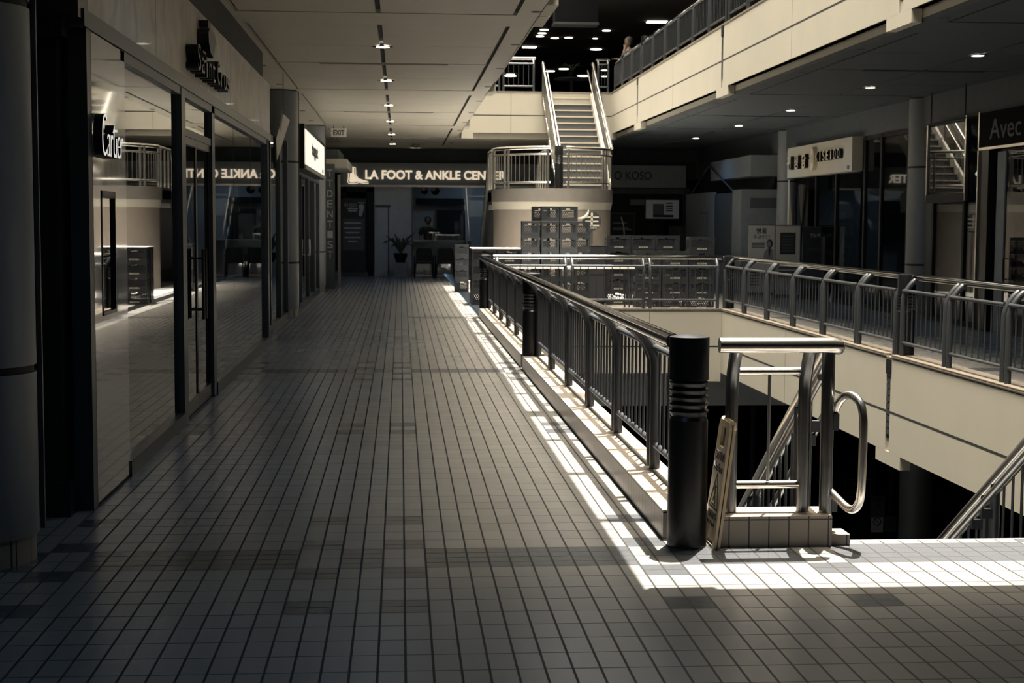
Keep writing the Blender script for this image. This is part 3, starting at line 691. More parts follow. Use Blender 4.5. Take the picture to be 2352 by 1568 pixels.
# ================================================================== FAR WALL SHOPS (Y = 45)
YF = 45.
P = lambda x, y, d=YF: atY(x, y, d)
def fbox(name, mt, parent, x0, y0, x1, y1, d0=YF, th=.03, smooth=False):
    a, b = atY(x0, y0, d0), atY(x1, y1, d0); return MB().box(a.x, b.x, d0, d0+th, b.z, a.z).build(name, M[mt] if isinstance(mt, str) else mt, parent)
struct(MB().box(-6, 14, 45.25, 45.5, 3.36, CZ).build('wall_far_top', M['darkwall']))
struct(MB().box(-6, 14, 51.9, 52, 0, CZ).build('wall_far', M['darkwall']))
t = thing('foot_clinic_sign', 'long grey fascia sign with glowing capital letters and a glowing foot outline', 'sign', (1.5, YF, 2.7))
MB().box(-1.78, 4.9, 44.95, 45.3, 2.72, 3.37).build('sign_board', M['grayw'], t)
text('lettering', 'LA FOOT & ANKLE CENTER', M['litsign'], t, (1.055, 44.94, 3.02), (0,-1,0), 4.2, .27, .03, bold=.03)
m = MB(); ft = [(-.05,.42),(.06,.42),(.07,.22),(.14,.13),(.30,.07),(.40,.05),(.41,.01),(.30,.0),(.16,.03),(.07,.0),(-.03,.0),(-.07,.05),(-.05,.12),(-.045,.2)]
fo = P(808, 419); m.prism([(fo.x+a*1.1, fo.z+b*1.1) for a, b in ft], 'y', 44.91, 44.94); m.build('foot_bones', M['litsign'], t)
m = MB(); pts = [(fo.x+(a-.0)*1.1+math.copysign(.045, a-.02), 44.92, fo.z+b*1.12-.03) for a, b in ft]; m.tube(pts+[pts[0]], .012, 6); m.build('foot_outline', M['litsign'], t)
MB().box(-1.78, 4.9, 44.94, 45.3, 2.66, 2.72).build('lower_trim', M['brushed'], t)
t = thing('shop_sign', 'grey fascia sign with dark capital letters right of the curved landing', 'sign', (7.4, YF, 2.7))
MB().box(5.4, 8.63, 44.95, 45.3, 2.70, 3.36).build('sign_board', M['koso'], t); text('lettering', 'O KOSO', M['ink'], t, (7.0, 44.94, 3.05), (0,-1,0), 1.13, .25, .02)
fbox('lower_band', 'midgray', t, 1395, 432, 1570, 446, 44.96, .2)
# clinic front
t = thing('clinic_glazing', 'glass front of the clinic under the glowing letters', 'window', (1.5, YF, 0))
MB().box(.35, 4.8, 45.05, 45.06, 0.05, 2.66).build('pane', M['glass'], t)
for x in (.35, 2.6, 4.75): MB().box(x-.02, x+.02, 45.02, 45.09, 0, 2.66).build('mullion', M['darksteel'], t)
t = thing('clinic_side_panel', 'pale grey wall panel beside the clinic entrance door', 'panel', (0, YF, 0))
MB().box(-.78, .33, 45.1, 45.2, 0, 2.68).build('wall_face', M['clinic'], t)
t = thing('clinic_door', 'pale grey door with dark knob left of the clinic glass', 'door', (-.5, 45, 0)); a, b = P(865, 476), P(891, 627)
MB().box(a.x, b.x, 45.05, 45.1, 0, a.z).build('leaf', M['clinic'], t); MB().box(a.x-.05, b.x+.08, 45.03, 45.1, a.z, a.z+.07).box(b.x, b.x+.04, 45.03, 45.1, 0, a.z).build('door_frame', M['midgray'], t); MB().lathe([(0, .98), (.035, 1.0), (.035, 1.04), (0, 1.06)], b.x-.07, 45.02, 12).build('knob', M['blackm'], t)
t = thing('foot_banner', 'tall dark banner with a pale footprint and small print beside the clinic door', 'banner', (-1.35, 44.6, 0)); a, b = P(783, 455, 44.6), P(841, 632, 44.6)
MB().box(a.x, b.x, 44.6, 44.63, .12, a.z).build('board', M['ink'], t)
c0, c1 = P(787, 502, 44.6), P(837, 575, 44.6); MB().box(c0.x, c1.x, 44.59, 44.6, c1.z, c0.z).build('pale_area', M['midgray'], t)
m = MB(); fp = P(829, 480, 44.59); m.prism([(fp.x+a*.001, fp.z+b*.001) for a, b in ((-60,-200),(10,-220),(50,-120),(90,40),(80,130),(0,150),(-70,100),(-40,0),(-60,-100))], 'y', 44.585, 44.6)
for i in range(5): m.lathe([(.022, fp.z+.17+.0), (.022, fp.z+.2)], fp.x-.07+i*.04, 44.59, 8)
m.build('footprint', M['chalk'], t)
q = P(805, 471, 44.59); text('lettering', '아낌O', M['chalk'], t, (q.x, 44.6, q.z), (0,-1,0), .36, .12, .004); 
m = MB()
for i, (w0, y_) in enumerate(((.3, 479), (.25, 484), (.5, 512), (.5, 524), (.4, 534), (.48, 545), (.28, 554))):
    q = P(810, y_, 44.58); m.box(q.x-w0/2, q.x+w0/2, 44.585, 44.589, q.z-.02, q.z+.02)
m.build('small_print', M['chalk'], t); MB().box(a.x-.04, b.x+.05, 44.58, 44.7, 0, .12).build('stand', M['midgray'], t)
t = thing('dark_opening_frame', 'dark metal frame of the doorway behind the tall foot banner', 'frame', (-1.0, 45.1, 0))
MB().box(-1.72, -1.62, 45.0, 45.15, 0, 2.66).box(-1.0, -.8, 45.0, 45.15, 0, 2.66).box(-1.72, -.8, 45.0, 45.15, 2.5, 2.68).build('frame', M['blackm'], t)
# interior of the clinic
struct(MB().box(-.8, 5.0, 49.0, 49.1, 0, CZ).build('wall_clinic', M['clinic']))
t = thing('wall_niche', 'dark shelf niche on the back wall of the clinic', 'shelf', (2, 48.9, 1)); a, b = atY(1003, 482, 48.9), atY(1068, 560, 48.9)
MB().box(a.x, b.x, 48.85, 48.98, b.z, a.z).build('recess', M['deep'], t)
t = thing('wall_screen', 'long dark screen high on the clinic back wall', 'screen', (1.9, 48.9, 2)); a, b = atY(955, 455, 48.9), atY(1068, 470, 48.9)
MB().box(a.x, b.x, 48.83, 48.98, b.z, a.z).build('panel', M['deep'], t)
t = thing('reception_desk', 'pale curved reception desk inside the clinic', 'desk', (1.3, 46.6, 0)); a, b = atY(935, 568, 46.4), atY(1052, 628, 46.4)
MB().prism([(a.x, 1.0), (b.x+.4, 1.0), (b.x+.4, .02), (a.x+.7, .02), (a.x+.35, .3), (a.x+.12, .7)], 'y', 46.4, 46.9).build('desk_front', M['clinic'], t)
MB().box(a.x-.05, b.x+.45, 46.35, 46.95, 1.0, 1.05).build('desktop', M['clinic'], t)
for k, (x, r) in enumerate(((975, .12), (1000, .14))):
    q = atY(x, 438, 46.2); t = thing('pendant_lamp', 'round black pendant lamp, the %s one over the reception desk' % ('left' if k == 0 else 'right'), 'lamp', (q.x, 46.2, q.z), 'pendant lamps in the clinic')
    MB().lathe([(0, q.z+r), (r*.7, q.z+r*.7), (r, q.z), (r*.7, q.z-r*.7), (0, q.z-r)], q.x, 46.2, 16).build('shade', M['blackm'], t, True); MB().tube([(q.x, 46.2, q.z+r), (q.x, 46.2, CZ)], .01, 6).build('cord', M['blackm'], t)

for k, (x, y, wd) in enumerate(((.45, 46.0, 30), (2.2, 47.6, 26))):
    t = thing('ceiling_light', 'recessed ceiling light inside the clinic, the %s one' % ('left' if k == 0 else 'right'), 'light', (x, y, CZ), 'clinic ceiling lights')
    MB().lathe([(0, CZ-.018), (.1, CZ-.014), (.1, CZ-.004)], x, y, 20).build('lens', M['lit'], t)
    l = bpy.data.lights.new('clinic_downlight', 'SPOT'); l.energy = wd*4; l.color = (1, .8, .6) if k == 0 else (.55, .75, 1); l.spot_size = math.radians(140); l.spot_blend = 1; l.shadow_soft_size = .1  # the right spot is added to brighten the clinic interior
    lo = bpy.data.objects.new('clinic_downlight', l); C.objects.link(lo); lo.parent = t; lo.location = (0, 0, -.03)
# ------------------------------------------------------------------ people
def skin_body(name, joints, edges, m_, parent, sub=2, root=0):
    me = bpy.data.meshes.new(name); me.from_pydata([j[0] for j in joints], edges, []); o = bpy.data.objects.new(name, me); C.objects.link(o); o.parent = parent
    md = o.modifiers.new('skin', 'SKIN'); md.use_smooth_shade = True; sv = me.skin_vertices[0].data
    for i, j in enumerate(joints):
        sv[i].radius = (j[1], j[2] if len(j) > 2 else j[1]); sv[i].use_root = (i == root)
    ss = o.modifiers.new('sub', 'SUBSURF'); ss.levels = sub; ss.render_levels = sub
    bpy.context.view_layer.update(); dg = bpy.context.evaluated_depsgraph_get(); nm = bpy.data.meshes.new_from_object(o.evaluated_get(dg)); o.modifiers.clear(); o.data = nm; nm.materials.clear(); nm.materials.append(m_)
    for p_ in nm.polygons: p_.use_smooth = True
    return o
def head_parts(t, h, r, fwd):
    f = Vector(fwd).normalized(); s = f.cross(Vector((0,0,1)))
    m = MB(); n = 14
    pr = [(0, 1.12), (.55, 1.02), (.85, .72), (.98, .3), (.96, -.1), (.84, -.5), (.6, -.9), (.3, -1.12), (0, -1.18)]
    for (a, b) in [(0, 0)]: pass
    m.lathe([(q[0]*r*.86, h[2]+q[1]*r*1.05) for q in reversed(pr)], h[0], h[1], 18)
    hd = m.build('head', M['skin'], t, True)
    hm = MB(); hm.lathe([(q[0]*r*1.08, h[2]+.16*r+q[1]*r*1.12) for q in reversed(pr[:6])], h[0]-f.x*r*.30, h[1]-f.y*r*.30, 18); hm.build('hair', M['ink'], t, True)
    def face(du, dv, dz, rr, nm, mt):
        c = Vector(h)+f*(du*r)+s*(dv*r)+Vector((0,0,dz*r)); MB().lathe([(0, c.z-rr), (rr*.8, c.z-rr*.5), (rr, c.z), (rr*.8, c.z+rr*.5), (0, c.z+rr)], c.x, c.y, 8).build(nm, M[mt], hd, True)
    face(.80, .3, .05, r*.09, 'eye', 'ink'); face(.80, -.3, .05, r*.09, 'eye', 'ink'); face(.86, 0, -.2, r*.13, 'nose', 'skin'); face(.76, 0, -.55, r*.11, 'mouth', 'skin'); face(0, .9, -.1, r*.16, 'ear', 'skin'); face(0, -.9, -.1, r*.16, 'ear', 'skin')
q = atY(983, 522, 47.6); px, pz = q.x, q.z
t = thing('person', 'person in a dark short-sleeved top standing behind the reception desk', 'person', (px, 47.6, 0)); t2 = t
def hand(joints, edges, wi, d, side, s=1.):
    """palm and five fingers continuing from wrist vertex wi along d"""
    w0 = Vector(joints[wi][0]); d = Vector(d).normalized(); sd = Vector(side).normalized(); k = len(joints)
    joints.append((tuple(w0+d*.07*s), .036*s, .018*s)); edges.append((wi, k))
    for i, (o_, l) in enumerate(((-.03, .055), (-.011, .068), (.011, .062), (.03, .05))):
        a = len(joints); joints.append((tuple(w0+d*.10*s+sd*o_*s), .009*s)); joints.append((tuple(w0+d*(.10+l)*s+sd*o_*s*1.15+Vector((0,0,-.012))), .008*s)); edges += [(k, a), (a, a+1)]
    a = len(joints); joints.append((tuple(w0+d*.05*s-sd*.05*s), .010*s)); joints.append((tuple(w0+d*.085*s-sd*.06*s), .009*s)); edges += [(k, a), (a, a+1)]
J = [((0,0,.95), .15, .11), ((0,0,1.12), .14, .10), ((0,0,1.30), .17, .11), ((0,0,1.42), .12, .09), ((0,-.01,1.50), .055), ((0,-.01,1.58), .05),
     ((-.19,0,1.40), .06), ((-.25,-.04,1.15), .045), ((-.20,-.22,1.0), .032), ((-.18,-.30,.99), .027), ((.19,0,1.40), .06), ((.25,-.04,1.15), .045), ((.20,-.22,1.0), .032), ((.18,-.30,.99), .027),
     ((-.10,0,.85), .09), ((-.10,.0,.48), .06), ((-.10,.02,.09), .042), ((-.10,-.12,.04), .04), ((.10,0,.85), .09), ((.10,.0,.48), .06), ((.10,.02,.09), .042), ((.10,-.12,.04), .04)]
E_ = [(0,1),(1,2),(2,3),(3,4),(4,5),(3,6),(6,7),(7,8),(8,9),(3,10),(10,11),(11,12),(12,13),(0,14),(14,15),(15,16),(16,17),(0,18),(18,19),(19,20),(20,21)]
hand(J, E_, 9, (.1,-1,-.05), (-1,0,0)); hand(J, E_, 13, (-.1,-1,-.05), (1,0,0))
skin_body('body', J, E_, M['skin'], t)
JT = [((0,0,.90), .165, .12), ((0,0,1.12), .155, .115), ((0,0,1.30), .185, .12), ((0,0,1.41), .135, .10), ((-.19,0,1.405), .10), ((-.245,-.03,1.20), .078), ((.19,0,1.405), .10), ((.245,-.03,1.20), .078), ((0,0,1.48), .085)]
skin_body('shirt', JT, [(0,1),(1,2),(2,3),(3,4),(4,5),(3,6),(6,7),(3,8)], M['ink'], t)
skin_body('trousers', [((0,0,.95), .16, .12), ((-.10,0,.84), .10), ((-.10,0,.48), .075), ((-.10,.02,.10), .06), ((.10,0,.84), .10), ((.10,0,.48), .075), ((.10,.02,.10), .06)], [(0,1),(1,2),(2,3),(0,4),(4,5),(5,6)], M['ink'], t)
head_parts(t, (px, 47.58, 1.66), .105, (0,-1,0))
# person leaning at the upper balcony
q = atY(1440, 99, 40.3)
hx, hy, hz = q.x+.03, 40.3, q.z
t = thing('person', 'dark haired person leaning at the upper balcony rail, hand raised to the mouth', 'person', (hx, hy, UZ))
J = [((.12,.05,.88), .15, .12), ((.10,.04,1.02), .14, .11), ((.05,.0,1.20), .16, .11), ((.02,-.02,1.32), .12, .09), ((0,-.03,1.40), .055), ((0,-.03,1.46), .05),
     ((-.05,-.18,1.29), .06), ((-.20,-.22,1.10), .045), ((-.12,-.14,1.32), .032), ((-.11,-.12,1.36), .027), ((.06,.17,1.29), .06), ((-.04,.24,1.07), .045), ((-.2,.12,1.10), .032), ((-.26,.10,1.12), .027),
     ((.10,-.06,.80), .09), ((.06,-.08,.47), .06), ((.12,-.08,.09), .042), ((.0,-.08,.045), .038), ((.16,.13,.80), .09), ((.16,.14,.47), .06), ((.22,.14,.09), .042), ((.10,.14,.045), .038)]
E2 = [(0,1),(1,2),(2,3),(3,4),(4,5),(3,6),(6,7),(7,8),(8,9),(3,10),(10,11),(11,12),(12,13),(0,14),(14,15),(15,16),(16,17),(0,18),(18,19),(19,20),(20,21)]
hand(J, E2, 9, (.1,.3,1), (-.6,0,0)); hand(J, E2, 13, (-1,-.1,0), (0,1,0))
skin_body('body', J, E2, M['skin'], t)
skin_body('jacket', [((.12,.05,.84), .165, .13), ((.10,.04,1.02), .155, .125), ((.05,0,1.20), .175, .125), ((.02,-.02,1.31), .135, .10), ((-.05,-.18,1.29), .075), ((-.20,-.22,1.10), .06), ((-.135,-.16,1.27), .046), ((.06,.17,1.29), .075), ((-.04,.24,1.07), .06), ((-.17,.13,1.10), .046)], [(0,1),(1,2),(2,3),(3,4),(4,5),(5,6),(3,7),(7,8),(8,9)], M['ink'], t)
skin_body('trousers', [((.12,.04,.88), .16, .125), ((.10,-.07,.80), .10), ((.06,-.08,.47), .075), ((.12,-.08,.10), .06), ((.16,.13,.80), .10), ((.16,.14,.47), .075), ((.22,.14,.10), .06)], [(0,1),(1,2),(2,3),(0,4),(4,5),(5,6)], M['ink'], t)
head_parts(t, (hx-.01, hy-.04, UZ+1.56), .105, (-1,-.5,-.15))

# chairs in front of the clinic
def chair(x, y, label):
    t = thing('waiting_chair', label, 'chair', (x, y, 0), 'black waiting chairs by the clinic')
    m = MB(); m.prism([(x-.25, .47), (x+.25, .47), (x+.235, .80), (x+.19, .86), (x-.19, .86), (x-.235, .80)], 'y', y-.24, y-.20); m.build('backrest', M['blackm'], t)
    MB().box(x-.25, x+.25, y-.2, y+.25, .40, .46).build('seat', M['blackm'], t)
    for sx in (-1, 1):
        MB().tube([(x+sx*.29, y+.28, 0), (x+sx*.28, y+.26, .62), (x+sx*.28, y-.2, .64)], .02, 8).build('arm', M['blackm'], t)
        for sy in (-1, 1): MB().tube([(x+sx*.27, y+sy*.24, 0), (x+sx*.24, y+sy*.22, .41)], .02, 8).build('leg', M['blackm'], t)
chair(atY(974, 600, 43.8).x, 43.9, 'black waiting chair with rounded back, the one nearer the potted plant'); chair(atY(1023, 600, 43.8).x, 43.9, 'black waiting chair with rounded back, the one nearer the crates')
# potted plant
q = atY(920, 600, 44.4); t = thing('potted_plant', 'potted plant with long dark leaves on a pale pedestal by the clinic', 'plant', (q.x, 44.4, 0))
MB().box(q.x-.2, q.x+.2, 44.3, 44.65, 0, .42).build('pedestal', M['grayw'], t); MB().lathe([(.13, .42), (.2, .62), (.2, .7), (.17, .7)], q.x, 44.45, 16).build('pot', M['blackm'], t, True)
for i in range(14):
    a = i*2*PI/14+.3; l = .35+.25*((i*7) % 5)/5; r0 = Vector((math.cos(a), .25*math.sin(a), 0)); m = MB()
    p0 = Vector((q.x, 44.45, .68)); p1 = p0+r0*l*.45+Vector((0,0,l*.8)); p2 = p0+r0*l+Vector((0,0,l*(1.2 if i % 3 == 0 else .55)))
    m.tube([p0, p1, p2], [.02, .045, .006], 6); m.build('leaf', M['leaf'], t, True)

# ------------------------------------------------------------------ shop right of the landing
t = thing('menu_screen', 'wall mounted screen showing a pale menu in the dark shop', 'screen', (7.9, 44.8, 1.75))
fbox('bezel', 'blackm', t, 1481, 456, 1562, 505, 44.9, .05); fbox('display', mat('screen_image', (.3,.32,.32), .4, emis=(.6,.68,.7), estr=.045), t, 1484, 459, 1559, 502, 44.88, .02)
fbox('picture_area', 'grayw', t, 1500, 468, 1525, 494, 44.87, .01); fbox('picture_area', 'ink', t, 1500, 493, 1547, 499, 44.87, .01)
for y_ in (465, 472, 477, 482): fbox('menu_line', 'ink', t, 1530, y_, 1545, y_+3, 44.87, .01)
MB().box(7.85, 7.95, 44.9, 45.3, 1.35, 1.75).build('bracket', M['blackm'], t)
t = thing('framed_poster', 'square black framed poster with a thin white streak in the dark shop', 'poster', (6.7, 44.5, 1.2))
fbox('frame', 'midgray', t, 1402, 488, 1458, 548, 45.24, .06); fbox('print', 'ink', t, 1404, 491, 1456, 546, 45.23, .01)
q0, q1, q2 = atY(1427, 498, 45.22), atY(1432, 517, 45.22), atY(1434, 540, 45.22); MB().tube([q0, q1, q2], .02, 6).build('streak', M['white'], t)
m = MB()
for y_, x0, x1 in ((511, 1408, 1440), (523, 1407, 1444), (526, 1407, 1452)): a, b = atY(x0, y_, 45.22), atY(x1, y_+2, 45.22); m.box(a.x, b.x, 45.22, 45.23, b.z, a.z)
m.build('small_print', M['chalk'], t)
t = thing('notice_board', 'pale printed board standing behind the crates', 'board', (8.1, 44, .6)); a, b = P(1537, 519, 44.0), P(1578, 560, 44.0); MB().box(a.x, b.x, 44.0, 44.03, 0, a.z).build('board', M['midgray'], t)
m = MB()
for y_, x0, x1 in ((524, 1562, 1576), (529, 1540, 1555), (534, 1540, 1560), (532, 1562, 1574)): a, b = atY(x0, y_, 43.99), atY(x1, y_+3, 43.99); m.box(a.x, b.x, 43.98, 44, b.z, a.z)
m.build('small_print', M['ink'], t)
t = thing('dark_shopfront', 'dark recessed shopfront beneath the grey sign right of the landing', 'shop', (7.2, 45.3, 0)); MB().box(5.2, 9.0, 45.3, 45.4, 0, 2.7).build('back_panel', M['deep'], t); fbox('side_jamb', 'darkwall', t, 1568, 432, 1582, 640, 45.0, .2); fbox('wall_lamp', 'grayw', t, 1448, 458, 1482, 471, 45.2, .05)

# ================================================================== STAIR AND CURVED LANDING
LCX, LCY, LR, LH = 3.68, 36.35, 1.47, 2.36
struct_l = thing('stair_landing', 'curved half-round stair landing on a drum in the middle of the hall', 'landing', (LCX, LCY, 0))
A0, A1 = PI, 2*PI
def half(r, z0, z1, name, mt, th=.12, a0=A0, a1=A1):
    m = MB(); m.lathe([(r, z0), (r, z1), (r-th, z1), (r-th, z0), (r, z0)], LCX, LCY, 48, a0, a1); return m.build(name, M[mt], struct_l, True)
half(LR, 2.11, LH+.06, 'upper_band', 'bandgrey'); mm_ = MB(); mm_.lathe([(LR-.005, 2.115), (LR-.04, 1.93), (LR-.3, 1.93)], LCX, LCY, 48, A0, A1); mm_.build('lower_band', M['cream'], struct_l, True)
half(LR-.045, 0, 1.94, 'drum', 'drum')
MB().lathe([(0, LH), (LR-.1, LH)], LCX, LCY, 48, A0, A1).build('floor_slab', M['midgray'], struct_l)
MB().box(LCX-LR, LCX+LR, LCY, LCY+1.6, 2.13, LH).build('rear_slab', M['cream'], struct_l)
MB().box(LCX-LR+.02, LCX-LR+.1, LCY, LCY+1.6, 1.93, LH+.06).box(LCX+LR-.1, LCX+LR-.02, LCY, LCY+1.6, 1.93, LH+.06).build('side_band', M['cream'], struct_l)
t = thing('landing_railing', 'curved steel railing around the half-round landing', 'railing', (LCX, LCY, LH+.06))
zb = LH+.06; RR = LR-.05
for (a0, a1) in ((PI, 1.5*PI-.13), (1.5*PI+.13, 2*PI)):
    MB().tube(arc(LCX, LCY, RR, a0, a1, zb+.95, 30), .04, 14).build('handrail', M['steel'], t, True)
    for z in (.80, .14): MB().tube(arc(LCX, LCY, RR, a0, a1, zb+z, 30), .021, 10).build('crossbar', M['brushed'], t, True)
    pa = [a0+.02, a0+(a1-a0)*.38, a0+(a1-a0)*.45, a1-.04] if a0 < 4 else [a0+.04, a0+(a1-a0)*.55, a0+(a1-a0)*.62, a1-.02]
    for a in pa: x, y = LCX+RR*math.cos(a), LCY+RR*math.sin(a); MB().tube([(x, y, zb), (x, y, zb+.93)], .03, 12).build('post', M['brushed'], t, True)
    for k in range(1, 16):
        a = a0+(a1-a0)*k/16; x, y = LCX+RR*math.cos(a), LCY+RR*math.sin(a); MB().tube([(x, y, zb+.14), (x, y, zb+.80)], .009, 8).build('picket', M['brushed'], t, True)
# upper flight
UX0, UX1 = 3.86, 5.0; NR = 14; RS = (UZ-LH)/NR; TR = .278; Y0 = 39.55-TR*(NR-1)
t = thing('staircase', 'straight flight of stairs rising from the curved landing to the upper floor', 'stairs', (4.4, Y0, LH)); m = MB(); n_ = MB()
for k in range(NR):
    y = Y0+k*TR; z = LH+RS*(k+1); m.box(UX0, UX1, y+.012, y+TR+.02, z-RS-.05, z-.004); n_.box(UX0, UX1, y-.01, y+.03, z-.028, z+.002)
m.build('tread', M['stairtread'], t); n_.build('nosing', M['nosing'], t)
for x in (UX0-.06, UX1): MB().prism([(Y0-.1, LH), (Y0-.1, LH+.25), (39.6, UZ+.15), (39.6, UZ-.35), (Y0+.4, LH-.05)], 'x', x, x+.05).build('stringer', M['cream'], t)
def up_rail(x, side, label):
    t = thing('stair_railing', label, 'railing', (x, Y0, LH), 'railings of the upper flight')
    sl = RS/TR; f = lambda y: LH+(y-Y0)*sl
    MB().tube([(x, Y0-.05, f(Y0)+1.05), (x, 39.6, f(39.6)+1.05)], .042, 14).build('handrail', M['steel'], t, True)
    MB().tube([(x, Y0, f(Y0)+.88), (x, 39.55, f(39.55)+.88)], .022, 10).build('crossbar', M['brushed'], t, True)
    MB().tube([(x, Y0, f(Y0)+.2), (x, 39.55, f(39.55)+.2)], .022, 10).build('crossbar', M['brushed'], t, True)
    xi = x+side*.12; MB().tube([(xi, Y0-.1, f(Y0)+.80), (xi, 39.7, f(39.7)+.80)], .022, 10).build('grab_rail', M['steel'], t, True)
    for k in range(5): y = Y0+.05+k*(39.5-Y0-.05)/4; MB().tube([(x, y, f(y)), (x, y, f(y)+1.02)], .03, 10).build('post', M['brushed'], t, True)
    for k in range(26): y = Y0+.1+k*(39.4-Y0)/26; MB().tube([(x, y, f(y)+.2), (x, y, f(y)+.88)], .009, 6).build('picket', M['brushed'], t, True)
up_rail(3.74, 1, 'left steel railing of the flight up to the top floor'); up_rail(5.06, -1, 'right steel railing of the flight up to the top floor')
# lower flight, descending away behind the drum
t = thing('staircase', 'flight of stairs dropping away behind the left side of the landing', 'stairs', (2.9, 38, 0)); m = MB(); n_ = MB(); NR2 = 13; r2 = LH/NR2
for k in range(NR2): y = 37.95+k*.278; z = LH-r2*(k+1); m.box(2.26, 3.5, y, y+.29, max(z-.05, 0), z); m.box(2.26, 3.5, y, y+.015, z, z+r2); n_.box(2.26, 3.5, y-.005+.278, y+.285, z-.02, z+.003)
m.build('tread', M['stairtread'], t); n_.build('nosing', M['nosing'], t)
for x in (2.21, 3.5): MB().prism([(36.4, LH+.06), (37.95, LH+.06), (41.6, .15), (41.6, 0), (41.2, 0), (37.9, 2.05), (36.4, 2.05)], 'x', x, x+.05).build('stringer', M['darksteel'], t)
for x in (2.235, 3.525):
    r_ = thing('stair_railing', 'railing of the flight dropping away behind the landing, %s side' % ('corridor' if x < 3 else 'inner'), 'railing', (x, 38, LH)); sl = LH/(NR2*.278)
    MB().tube([(x, 36.4, LH+1.0), (x, 37.9, LH+1.0), (x, 41.5, LH+1.0-3.6*sl)], .04, 12).build('handrail', M['steel'], r_, True)
    for k in range(9): y = 36.5+k*.6; z = LH if y < 37.9 else LH-(y-37.9)*sl; MB().tube([(x, y, z), (x, y, z+.98)], .02, 8).build('post', M['brushed'], r_, True)
# round emblem sign on the drum
q = atY(1357, 508, 34.9); t = thing('round_sign', 'round dark sign with a pale brush-like character on the landing drum', 'sign', (q.x, 34.7, q.z))
SY = 34.72
m = MB(); m.prism([(q.x+.225*math.cos(a*PI/16), q.z+.225*math.sin(a*PI/16)) for a in range(32)], 'y', SY, SY+.03); m.build('disc', M['ink'], t)
m = MB()
for (x0, x1, z0, z1) in ((-.02, .02, -.12, .20), (-.13, .16, .08, .115), (-.15, .15, -.02, .015), (-.12, .17, -.115, -.08)): m.box(q.x+x0, q.x+x1, SY-.02, SY, q.z+z0, q.z+z1)
m.build('character', M['cream'], t)
m = MB(); m.tube([(q.x-.26+.2*math.cos(a)*1.0-.02, SY-.01, q.z+.25+.2*math.sin(a)*.9) for a in [(-1.9+.16*i) for i in range(14)]], [.005+.028*math.sin(PI*i/13) for i in range(14)], 8); m.build('crescent', M['cream'], t)
text('lettering', 'KOSOMETU', M['cream'], t, (q.x, SY, q.z-.155), (0,-1,0), .24, .04, .006)
MB().box(q.x-.03, q.x+.03, SY+.03, 36, q.z-.05, q.z+.05).build('arm', M['darksteel'], t); MB().tube([(q.x, SY+.05, 0), (q.x, SY+.05, q.z)], .03, 10).build('pole', M['darksteel'], t)

# ================================================================== CRATES
def crate_mesh(wd, dp, h=.272, nm='crate_shell'):
    m = MB(); e = .012
    m.box(-wd/2+.01, wd/2-.01, -dp/2+.01, dp/2-.01, .0, .02)
    for (L_, fx) in ((wd, 'y'), (dp, 'x')):
        for s in (-1, 1):
            def bx(a0, a1, z0, z1, inset=0):
                if fx == 'y': m.box(a0, a1, s*(dp/2-inset), s*(dp/2-inset-e), z0, z1)
                else: m.box(s*(wd/2-inset), s*(wd/2-inset-e), a0, a1, z0, z1)
            h2 = L_/2
            bx(-h2, h2, .235, h); bx(-h2, h2, 0, .065, .004); bx(-h2, -h2+.035, .06, .24); bx(h2-.035, h2, .06, .24)
            bx(-h2, -.055, .205, .236); bx(.055, h2, .205, .236); bx(-.06, .06, .17, .19)
            n = int(L_/.045)
            for i in range(n):                       # diagonal lattice
                a = -h2+.035+i*(L_-.07)/n; b = a+(L_-.07)/n
                for (p0, p1) in (((a, .062), (b, .125)), ((b, .062), (a, .125)), ((a, .125), (b, .19)), ((b, .125), (a, .19))):
                    (q0, z0), (q1, z1) = p0, p1
                    if fx == 'y': vs = [(q0-.006, s*(dp/2-.004), z0), (q0+.006, s*(dp/2-.004), z0), (q1+.006, s*(dp/2-.004), z1), (q1-.006, s*(dp/2-.004), z1)]
                    else: vs = [(s*(wd/2-.004), q0-.006, z0), (s*(wd/2-.004), q0+.006, z0), (s*(wd/2-.004), q1+.006, z1), (s*(wd/2-.004), q1-.006, z1)]
                    m.quad(*vs)
    return m.mesh(nm, M['crate'])
CR_S, CR_L = crate_mesh(.325, .325), crate_mesh(.482, .325)
def crate_proto():
    r = {}
    for k, me, lt in (('s', CR_S, False), ('l', CR_L, True)):
        t = thing('milk_crate', 'x', 'crate', (0,0,-60), 'stacked black milk crates'); o = bpy.data.objects.new('shell', me); C.objects.link(o); o.parent = t
        if lt: text('lettering', 'ADOHR', M['cream'], t, (0, -.1635, -60+.045), (0,-1,0), .19, .032, .003, bold=.02)
        r[k] = t
    return r
PR = crate_proto(); used = set()
def stack(kind, x, y, n, desc, rot=0.):
    for k in range(n):
        loc = (x, y, k*.275)
        if kind not in used: o = PR[kind]; o.location = loc; used.add(kind)
        else: o = copy_tree(PR[kind], None, loc)
        pos = 'bottom' if k == 0 else ('top' if k == n-1 else ORD[k]+' from the floor')
        o['label'] = 'black milk crate, %s in %s' % (pos, desc); o['category'] = 'crate'; o['group'] = 'stacked black milk crates'
X_ = lambda px, yy: atY(px, 600, yy).x
stack('s', X_(1060, 35), 35.0, 4, 'the lone stack nearest the chairs')
for i in range(3): stack('l', X_(1112+i*58, 29.3), 29.45, 4, 'the %s column of the left group' % ['left', 'middle', 'right'][i]) if i < 2 else None
stack('s', X_(1219, 27.6), 27.75, 6, 'the left column of the tall group'); stack('s', X_(1263.5, 27.6), 27.75, 7, 'the middle column of the tall group'); stack('s', X_(1306, 27.6), 27.75, 7, 'the right column of the tall group')
stack('s', X_(1263.5, 28)-.17, 28.15, 7, 'the rear left column of the tall group'); stack('s', X_(1335, 28), 28.15, 6, 'the rear right column of the tall group')
